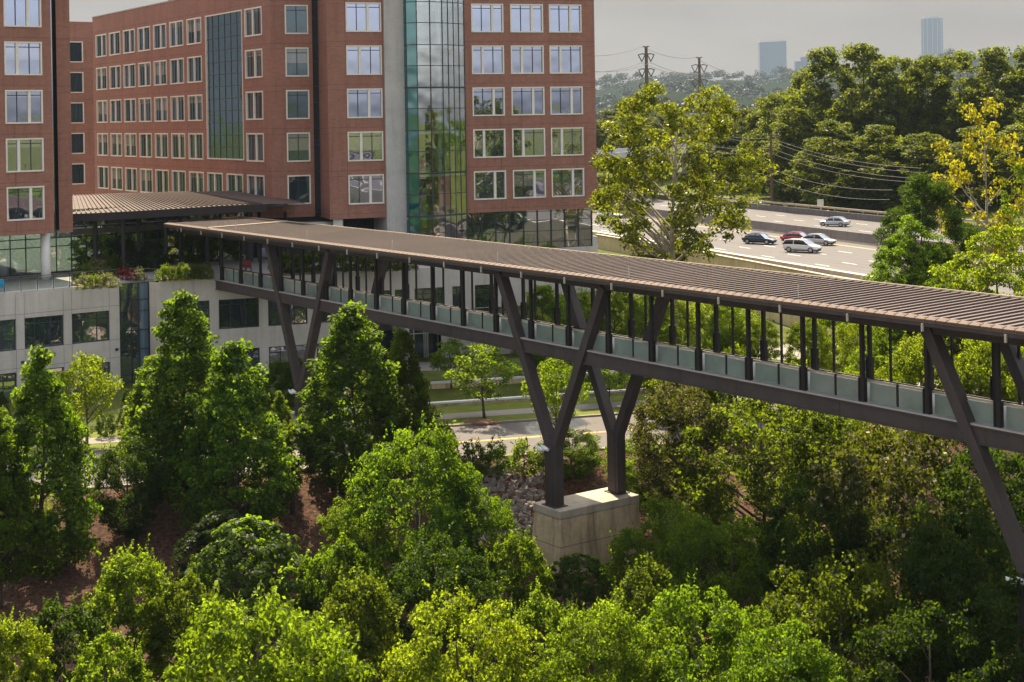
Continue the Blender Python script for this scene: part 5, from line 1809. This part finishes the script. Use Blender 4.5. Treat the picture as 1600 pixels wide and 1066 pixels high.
T('round', 1000, 680, 99, 110, 'light bush behind the right pier column', 'shrub', 'shrub', 'lf_bright')
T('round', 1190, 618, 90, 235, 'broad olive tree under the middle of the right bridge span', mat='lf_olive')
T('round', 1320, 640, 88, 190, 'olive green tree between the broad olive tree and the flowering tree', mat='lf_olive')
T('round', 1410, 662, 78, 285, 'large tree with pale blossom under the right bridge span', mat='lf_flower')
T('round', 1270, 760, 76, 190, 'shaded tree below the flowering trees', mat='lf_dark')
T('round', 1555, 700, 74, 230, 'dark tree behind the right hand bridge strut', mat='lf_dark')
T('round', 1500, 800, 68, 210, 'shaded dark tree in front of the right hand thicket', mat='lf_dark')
T('round', 890, 672, 101, 100, 'leafy green bush between the two pier columns', 'shrub', 'shrub', 'lf_bright')
T('bush', 690, 664, 101.5, 56, 'grey green shrub at the edge of the road', 'shrub', 'shrub', 'lf_flower')
T('dwarf', 738, 690, 100.5, 50, 'low shrub on the bank above the stones, left', 'shrub', 'shrub', 'lf_olive')
T('dwarf', 776, 692, 100.5, 50, 'low shrub on the bank above the stones, middle', 'shrub', 'shrub', 'lf_green')
T('dwarf', 818, 690, 101, 52, 'low yellowish shrub beside the left pier column', 'shrub', 'shrub', 'lf_bright')
# young trees by the road and on the lawn
T('street', 754, 538, 117, 104, 'maple street tree with a mulch ring beside the road', mat='lf_bright')
T('street', 703, 530, 126.5, 66, 'darker young tree on the upper lawn near the entrance', mat='lf_green')
T('street', 868, 556, 104.2, 86, 'young street tree with a thin trunk between the pier columns', mat='lf_bright')
T('street', 838, 520, 129, 66, 'young tree on the upper lawn behind the pier', mat='lf_green')
T('street', 950, 556, 122, 70, 'small tree on the lawn right of the pier', mat='lf_green')
T('big', 846, 442, 131, 84, 'light green tree seen through the bridge windows above the pier', mat='lf_bright', var=1)
T('topiary', 197, 608, 112.6, 30, 'dark clipped cone shaped evergreen in front of the podium', mat='lf_dark')
T('topiary', 3, 612, 112, 34, 'dark clipped cone evergreen at the left edge', mat='lf_dark')
T('ball', 165, 646, 112.4, 30, 'dark clipped round evergreen under the yellowish street tree', 'shrub', 'shrub', 'lf_dark')
T('bush', 437, 568, 121, 62, 'round green shrub in front of the podium by the left V column', 'shrub', 'shrub', 'lf_green')
T('bush', 462, 560, 123, 44, 'taller green shrub behind the left V column', 'shrub', 'shrub', 'lf_green')
# behind the bridge on the right
for px, yt, Y, wp, mat, lab in (
        (1004, 470, 128, 60, 'lf_bright', 'small tree behind the bridge just right of the pier columns'),
        (1052, 470, 122, 80, 'lf_yellow', 'yellow green tree behind the bridge left of the sycamore trunk'),
        (1140, 478, 120, 80, 'lf_bright', 'green tree behind the bridge right of the sycamore trunk'),
        (1185, 500, 118, 66, 'lf_yellow', 'yellow tree behind the bridge before the gap with the road'),
        (1262, 500, 116, 76, 'lf_yellow', 'yellow green tree behind the bridge right of the road gap'),
        (1380, 512, 108, 100, 'lf_bright', 'green tree seen through the right bridge windows'),
        (1440, 525, 98, 130, 'lf_yellow', 'yellow shrub tree filling the window left of the right strut'),
        (1530, 530, 94, 140, 'lf_yellow', 'yellow shrub tree filling the window right of the right strut'),
        (1610, 540, 92, 120, 'lf_yellow', 'yellow shrub tree behind the bridge at the right edge')):
    T('round', px, yt, Y, wp, lab, mat=mat)
for i, (px, yt, Y, wp) in enumerate(((1075, 555, 112, 90), (1150, 565, 110, 100), (1240, 585, 106, 100), (1330, 600, 102, 90), (1020, 560, 116, 60))):
    T('bush', px, yt - 15, Y, wp, ('low yellow green bush behind the bridge railing, %s' % ('below the sycamore', 'right of the sycamore trunk', 'below the road gap', 'right of the road gap', 'beside the pier columns')[i]), 'shrub', 'shrub', 'lf_yellow')
for px, yt, Y, wp, mat, lab in (
        (898, 452, 139, 74, 'lf_bright', 'fresh green tree on the bank behind the bridge, left of the sycamore'),
        (958, 446, 141, 80, 'lf_yellow', 'yellow green tree on the bank behind the bridge, above the far V column'),
        (1030, 452, 138, 78, 'lf_bright', 'green tree on the bank behind the bridge, beside the sycamore trunk on its left'),
        (1118, 452, 137, 84, 'lf_yellow', 'yellow green tree on the bank behind the bridge, beside the sycamore trunk on its right'),
        (1300, 474, 126, 84, 'lf_bright', 'green tree on the bank behind the bridge, right of the road gap'),
        (1352, 486, 120, 80, 'lf_yellow', 'yellow green tree on the bank behind the bridge, below the pine')):
    T('round', px, yt, Y, wp, lab, mat=mat)
# the large trees behind the bridge
T('syc', 1050, 128, 128, 258, 'large sycamore with a pale trunk and loose yellow green crown in front of the highway', mat='lf_syc', rz=2.0)
T('pine', 1440, 276, 112, 140, 'dark green pine with tufted crown at the right of the highway', mat='lf_dark')
T('layer', 1424, 343, 108, 140, 'green broadleaf tree below the pine', mat='lf_green')
T('layer', 1475, 415, 104, 130, 'dark green tree at the roof edge below the pine', mat='lf_green')
T('layer', 1555, 362, 100, 205, 'bright yellow green layered tree at the right edge above the roof', mat='lf_yellow')
T('sparse', 1535, 156, 118, 150, 'tall sparse tree with golden leaves at the right', mat='lf_gold', rz=1.0)
T('sparse', 1605, 250, 116, 90, 'thin bare branched tree with few leaves at the right edge', mat='lf_bright', rz=3.0)
# wood beyond the highway
for px, yt, Y, wp, lab in ((1120, 190, 330, 80, 'left end of the wood, lowest tree by the overpass'), (1168, 172, 322, 90, 'pale tree of the wood left of the utility pole'),
        (1205, 150, 300, 90, 'tree of the wood directly behind the utility pole'), (1240, 165, 285, 90, 'lower tree at the foot of the wood right of the utility pole'),
        (1290, 82, 292, 118, 'highest tree at the left end of the tall wood'), (1345, 74, 286, 118, 'highest tree in the middle of the tall wood'),
        (1300, 190, 268, 110, 'lower tree in front of the highest left tree of the wood'), (1400, 84, 280, 116, 'tall tree of the wood left of the round tower'),
        (1370, 200, 262, 110, 'lower tree in front of the middle of the wood'), (1452, 92, 276, 100, 'tall tree of the wood below the round tower'),
        (1500, 84, 272, 112, 'tall tree of the wood right of the round tower'), (1440, 205, 256, 110, 'lower shaded tree of the wood behind the pine'),
        (1556, 82, 268, 120, 'tall tree of the wood near the right edge'), (1620, 76, 262, 130, 'tall tree of the wood cut by the right edge'),
        (1520, 200, 250, 120, 'lower shaded tree behind the golden tree'), (1600, 190, 246, 110, 'lower shaded tree at the right edge of the wood'),
        (1250, 120, 310, 90, 'tree of the wood stepping up to the highest tree')):
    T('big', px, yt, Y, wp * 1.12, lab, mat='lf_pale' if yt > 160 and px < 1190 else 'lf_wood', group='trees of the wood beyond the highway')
for i, (px, yt, Y, wp) in enumerate(((965, 282, 258, 60), (940, 275, 270, 50), (1000, 250, 300, 60))):
    T('bush', px, yt, Y, wp, ('pale shrub beyond the highway, %s' % ('left of the sycamore', 'at the building corner', 'seen through the sycamore crown')[i]), 'shrub', 'shrub', 'lf_pale')
for i, (px, yt, Y, wp) in enumerate(((925, 190, 430, 70), (960, 172, 440, 80), (1005, 182, 450, 80), (1050, 172, 440, 84), (1095, 180, 430, 80), (1140, 168, 410, 84), (1180, 176, 400, 80), (1215, 160, 380, 80))):
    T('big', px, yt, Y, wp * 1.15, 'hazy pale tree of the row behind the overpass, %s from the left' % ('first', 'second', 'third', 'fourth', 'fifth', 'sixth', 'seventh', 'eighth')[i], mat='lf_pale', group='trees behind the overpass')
# terrace planting
def on_terr(k, px, py, h, w_, lab, mat, zg=.3):
    d = ray(px, py)
    t = (zg - CZ) / d.z
    plant_at(k, (d.x * t, t, zg - .12), h, w_, lab, 'shrub', 'shrub', mat)
on_terr('topiary', 203, 424, 3.1, 2.4, 'dark rounded conifer on the terrace, left of two', 'lf_dark', .05)
on_terr('ball', 240, 423, 2.6, 2.5, 'dark rounded conifer on the terrace, right of two', 'lf_dark', .05)
on_terr('dwarf', 132, 436, 1.5, 2.2, 'green shrub behind the variegated bushes on the terrace', 'lf_green', .05)
on_terr('dwarf', 150, 434, 1.7, 2.8, 'large variegated cream bush on the terrace', 'lf_cream', .05)
on_terr('dwarf', 172, 428, 2.0, 2.4, 'fresh green shrub beside the terrace conifers', 'lf_bright', .05)
on_terr('dwarf', 186, 428, 1.5, 1.8, 'dark green shrub at the foot of the terrace conifer', 'lf_green', .05)
PLb = [(132, 'lf_cream'), (145, 'lf_yellow'), (158, 'lf_cream'), (172, 'lf_cream')]
for i, (px, mt_) in enumerate(PLb):
    on_terr('dwarf', px, 450.5 - (px - 132) * .06, 1.15, 1.5, ('cream and yellow bush in the podium corner planter, %s' % ('leftmost', 'second from left', 'third from left', 'rightmost')[i]), mt_, .38)
for i, (px, mt_) in enumerate(((192, 'lf_redflower'), (206, 'lf_redflower'), (218, 'lf_cream'))):
    on_terr('dwarf', px, 436, 1.0, 1.4, ('flowering bush above the glazed link, %s' % ('red, left', 'red, middle', 'cream, right')[i]), mt_, .1)
for i in range(8):
    px = 254 + i * 10
    on_terr('dwarf', px, 438.5 - i * .45, 1.3, 1.25, 'yellow green bush in the planter by the bridge entrance, %s from the left' % ('first', 'second', 'third', 'fourth', 'fifth', 'sixth', 'seventh', 'eighth')[i], ('lf_bright', 'lf_yellow', 'lf_olive')[i % 3], .33)
for i in range(13):
    px = 440 + i * 16.5
    on_terr('dwarf', px, 424 - i * .25, 1.7, 2.3, 'hedge plant on the terrace seen through the bridge, number %s from the left' % ('one', 'two', 'three', 'four', 'five', 'six', 'seven', 'eight', 'nine', 'ten', 'eleven', 'twelve', 'thirteen')[i], 'lf_olive', .3)
for i, px in enumerate((150, 178, 215, 262, 300, 340)):  # court lies in building shadow; yellow leaf colour stands in for sunlight
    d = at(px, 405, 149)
    plant_at('bush', (d.x, d.y, 0.0), 3.4, 5.0, 'bush with sunlight put into its yellow leaf colour inside the pavilion court, %s from the left' % ('first', 'second', 'third', 'fourth', 'fifth', 'sixth')[i], 'shrub', 'shrub', 'lf_yellow')
def patio_chair(x, y, z, rz, mat, label):
    t = thing('patio_chair', label, 'chair', (x, y, z), rz)
    def part(nm, *boxes):
        m_ = MB()
        for b in boxes: m_.box(*b)
        o = new_obj(nm, m_.mesh(nm, mat))
        o.parent = t
    part('seat', ((-.3, -.3, .40), (.6, 0, 0), (0, .6, 0), (0, 0, .06)))
    part('backrest', ((-.3, .26, .46), (.6, 0, 0), (0, .06, 0), (0, .16, .55)))
    for sx in (-.28, .24):
        for sy in (-.28, .24):
            part('leg', ((sx, sy, 0), (.05, 0, 0), (0, .05, 0), (0, 0, .40)))
        part('armrest', ((sx, -.26, .60), (.06, 0, 0), (0, .5, 0), (0, 0, .05)))
chair_red = plain('chair_red', (0.16, 0.03, 0.03), 0.6, 0.1)
for px, py, z, mt_, lab in ((1, 456, 0.01, M['blue'], 'bright blue patio chair behind the glass railing at the left edge'),
                            (380, 424, 0.01, M['red'], 'red patio chair by the pavilion seen through the bridge, on the left'),
                            (388, 425, 0.01, M['red'], 'red patio chair by the pavilion seen through the bridge, on the right')):
    d = ray(px, py)
    k_ = (z - CZ) / d.z
    patio_chair(d.x * k_, d.y * k_, z, rnd.uniform(-1, 1), M['blue'] if mt_ is M['blue'] else chair_red, lab)
# ------------------------------------------------------------------ stuff: undergrowth, stones, far woods
rs = np.random.RandomState(5)
def scatter(name, pts, per, rad, leaf, mat, seed, flat=.6, up=.6):
    r_ = np.random.RandomState(seed)
    pts = np.array(pts)
    idx = np.repeat(np.arange(len(pts)), per)
    d = norm(r_.normal(size=(len(idx), 3)))
    d[:, 2] = np.abs(d[:, 2])
    rr = np.asarray(rad)
    rr = rr[idx] if rr.ndim else np.full(len(idx), float(rr))
    cen = pts[idx] + d * rr[:, None] * np.array([1, 1, flat]) * r_.uniform(.35, 1, (len(idx), 1))
    nr = d * .6 + np.array([0, 0, up]) + r_.normal(size=(len(idx), 3)) * .5
    o = new_obj(name, leaf_mesh(name, cen, nr, leaf, r_, mat))
    o['kind'] = 'stuff'
    return o
ug = []
while len(ug) < 1100:
    X, Y = rs.uniform(-40, 45), rs.uniform(38, 104)
    yn = kerb_y(X) - 11.5
    if Y > yn - 1.5: continue
    px = CX + X / Y * F
    if px < -80 or px > 1700: continue
    t_ = yn - Y
    py = CY + (CZ - H(X, Y)) / Y * F
    if px < 420 and t_ < 15.5 + 4 * math.sin(px * .02): continue                  # mulch stays bare
    if 380 < px < 540 and t_ < 10: continue
    if 715 < px < 850 and 1.0 < t_ < 9.5: continue                                # stone bank
    s_ = (X * D2.x + Y * D2.y, X * N2.x + Y * N2.y)
    if abs(s_[0] - 72.8) < 2.6 and abs(s_[1] - 57.5) < 5.0: continue
    ug.append((X, Y, H(X, Y)))
scatter('undergrowth', ug, 34, rs.uniform(.7, 1.5, len(ug)), .22, M['lf_green'], 3)
gd = []
while len(gd) < 800:
    X, Y = rs.uniform(2, 46), rs.uniform(100, 165)
    if Y < kerb_y(X) + 8.5 or HN.x * X + HN.y * Y > 82 or (Y > 138 and X < 9): continue
    if 1190 < CX + X / Y * F < 1255: continue
    gd.append((X, Y, H(X, Y)))
scatter('ground_cover', gd, 36, rs.uniform(.6, 1.4, len(gd)), .2, M['lf_yellow'], 4)
bed = []
while len(bed) < 110:
    X = rs.uniform(-12, 16)
    Y = kerb_y(X) + rs.uniform(8.4, 10.6)
    bed.append((X, Y, -9.85))
scatter('planting_bed', bed, 26, .5, .15, M['lf_green'], 6)
# stones on the bank left of the pier
mb = MB()
for k in range(560):
    px, py = rs.uniform(742, 848), rs.uniform(722, 850)
    for Y in np.arange(72, 106, .25):
        q = at(px, py, Y)
        if q.z <= H(q.x, q.y): break
    q = Vector((q.x, q.y, H(q.x, q.y)))
    r_ = rs.uniform(.08, .36)
    ax = Vector(rs.normal(size=3)).normalized()
    bx_ = ax.orthogonal().normalized()
    cx2 = ax.cross(bx_)
    i = len(mb.v)
    c8 = [(1, 0, 0), (-1, 0, 0), (0, 1, 0), (0, -1, 0), (0, 0, 1), (0, 0, -1)]
    for a, b, c in c8:
        mb.v.append(tuple(q + (ax * a * 1.3 + bx_ * b + cx2 * c * .7) * r_ * rs.uniform(.8, 1.2)))
    for tri in ((0, 2, 4), (2, 1, 4), (1, 3, 4), (3, 0, 4), (2, 0, 5), (1, 2, 5), (3, 1, 5), (0, 3, 5)):
        mb.f.append(tuple(i + j for j in tri))
o = mb.build('bank_stones', plain('stone', (.19, .155, .13), .95, .5, 1.5))
o['kind'] = 'stuff'
# mulch ring, stone terraces on the lawn
def low_wall(v, z0, z1, x0, x1, label):
    t = thing('garden_wall', label, 'wall', ((x0 + x1) / 2, kerb_y((x0 + x1) / 2) + v, z0))
    a, b = Vector((x0, kerb_y(x0) + v, z0)), Vector((x1, kerb_y(x1) + v, z0))
    mb = MB()
    mb.box(a, b - a, Vector((0, .35, 0)), (0, 0, z1 - z0 - .12))
    mb.build('stone_face', M['pier'], t)
    mb = MB()
    mb.box(a + Vector((0, -.06, z1 - z0 - .116)), b - a, Vector((0, .5, 0)), (0, 0, .14))
    mb.build('coping', M['offwhite'], t)
low_wall(8.0, -10.1, -9.45, -22, 46, 'long low garden wall with a pale coping behind the lawn')
low_wall(12.4, -9.6, -8.55, -16, 9, 'stone garden wall with a pale coping on the upper lawn')
# drive left of the bridge foot and the entrance plaza
def quadpatch(name, mat, pts, z):
    mb = MB()
    mb.v = [(x, y, z) for x, y in pts]
    mb.f = [tuple(range(len(pts)))]
    return struct(mb, name, mat)
def gpt(px, py, z):
    d = ray(px, py)
    t = (z - CZ) / d.z
    return (d.x * t, t)
quadpatch('drive', M['walk'], [gpt(470, 735, -9.68), gpt(560, 690, -9.68), gpt(560, 618, -9.68), gpt(420, 612, -9.68), gpt(395, 640, -9.68)], -9.68)
quadpatch('entrance_plaza', M['walk'], [gpt(560, 582, -8.86), gpt(735, 578, -8.86), gpt(735, 566, -8.86), gpt(560, 566, -8.86)], -8.86)
quadpatch('parking_lot', M['walk'], [gpt(1180, 560, -8.86), gpt(1420, 575, -8.86), gpt(1420, 490, -8.86), gpt(1150, 490, -8.86)], -8.86)
p0 = gpt(751, 658, -9.7)
mb = MB()
mb.loft([[(p0[0] + 1.5 * math.cos(k * .4488) * q_, p0[1] + .95 * math.sin(k * .4488) * q_, z_) for k in range(14)] for q_, z_ in ((1, -9.80), (.9, -9.70))])
o = mb.build('mulch_ring', M['mulch'])
o['kind'] = 'structure'
# hills with far woods
def ridge(px):
    xs_ = [600, 900, 935, 1000, 1050, 1100, 1150, 1200, 1260, 1330, 1400, 1450, 1500, 1560, 1620, 1900]
    ys_ = [135, 128, 124, 110, 106, 112, 107, 110, 104, 100, 92, 84, 80, 76, 78, 90]
    return float(np.interp(px, xs_, ys_))
def hill_z(px, Y, layer):
    yr = ridge(px) + (0, 22, 44)[layer] + (0, 5, 6)[layer] * math.sin(px * .021 + layer) + 2.0 * math.sin(px * .05 + 2 * layer)
    return at(px, yr, Y).z
hv, hf = [], []
LAY = ((4200, 0), (3000, 1), (1900, 2))
pxs = list(range(520, 2000, 20))
rows = [(900, None), (1900, 2), (2200, 2), (3000, 1), (3400, 1), (4200, 0), (4700, 0), (5000, 0)]
for Y, l in rows:
    for px in pxs:
        X = (px - CX) / F * Y
        z = -6 if l is None else hill_z(px, Y, l) - 9 - (0 if Y in (1900, 3000, 4200) else 14)
        hv.append((X, Y, max(-6.5, z - Y * .005)))
n_ = len(pxs)
hf = [(j * n_ + i, j * n_ + i + 1, (j + 1) * n_ + i + 1, (j + 1) * n_ + i) for j in range(len(rows) - 1) for i in range(n_ - 1)]
me = bpy.data.meshes.new('hills')
me.from_pydata(hv, [], hf)
hm = NT('hill_soil')
me.materials.append(hm.done(hm.n('ShaderNodeBsdfDiffuse', {'Color': (.016, .024, .008, 1)}).outputs[0]))
me.polygons.foreach_set('use_smooth', [True] * len(me.polygons))
tag(new_obj('hills', me), kind='structure')
fp, fr = [], []
for (Y0, l), cnt in zip(LAY, (1000, 1000, 900)):
    for k in range(cnt):
        px = rs.uniform(560, 1950)
        Y = Y0 * rs.uniform(.86, 1.03)
        f_ = (Y / Y0 - .86) / .17
        X = (px - CX) / F * Y
        r_ = rs.uniform(.0036, .0062) * Y
        z = hill_z(px, Y, l) - r_ * .8 - (1 - f_) * .022 * Y0 + rs.normal() * .0012 * Y
        fp.append((X, Y, z)); fr.append(r_)
scatter('far_woods', fp, 130, np.array(fr), 6.0, M['lf_far'], 8, flat=.95, up=.4)
# surrounding woods behind and beside the viewpoint, mirrored in the windows
sw, sr_ = [], []
for k in range(3000):
    if k < 900:
        th = rs.uniform(-2.9, .75)
        r_ = rs.uniform(140, 300)
        X, Y = 20 + r_ * math.cos(th), 60 + r_ * math.sin(th)
        if 80 < HN.x * X + HN.y * Y < 142: continue
        if Y > 40 and abs(X) < 90: continue
    else:
        o_, t_ = (rs.uniform(143, 215), rs.uniform(-380, 40)) if k < 2100 else (rs.uniform(10, 80), rs.uniform(-220, 75))
        q = hp2(o_, t_)
        X, Y = q.x, q.y
        if (Y > 10 and X / max(Y, 1) < .52) or X < 22: continue
    z = H(X, Y) + rs.uniform(1, 13 if k < 2100 else 9)
    sw.append((X, Y, z)); sr_.append(rs.uniform(3.5, 6.5))
scatter('surrounding_woods', sw, 80, np.array(sr_), 1.3, M['lf_green'], 9, flat=1.0)
# ------------------------------------------------------------------ haze
mb = MB()
mb.box((-4500, -500, -20), (10500, 0, 0), (0, 6800, 0), (0, 0, 760))
m = NT('haze')
vol = m.n('ShaderNodeVolumePrincipled', {'Color': (0.28, 0.345, 0.42, 1), 'Density': HAZE, 'Anisotropy': 0.0})
m.t.links.new(vol.outputs[0], m.out.inputs['Volume'])
o = mb.build('haze', m.m)
o['kind'] = 'stuff'
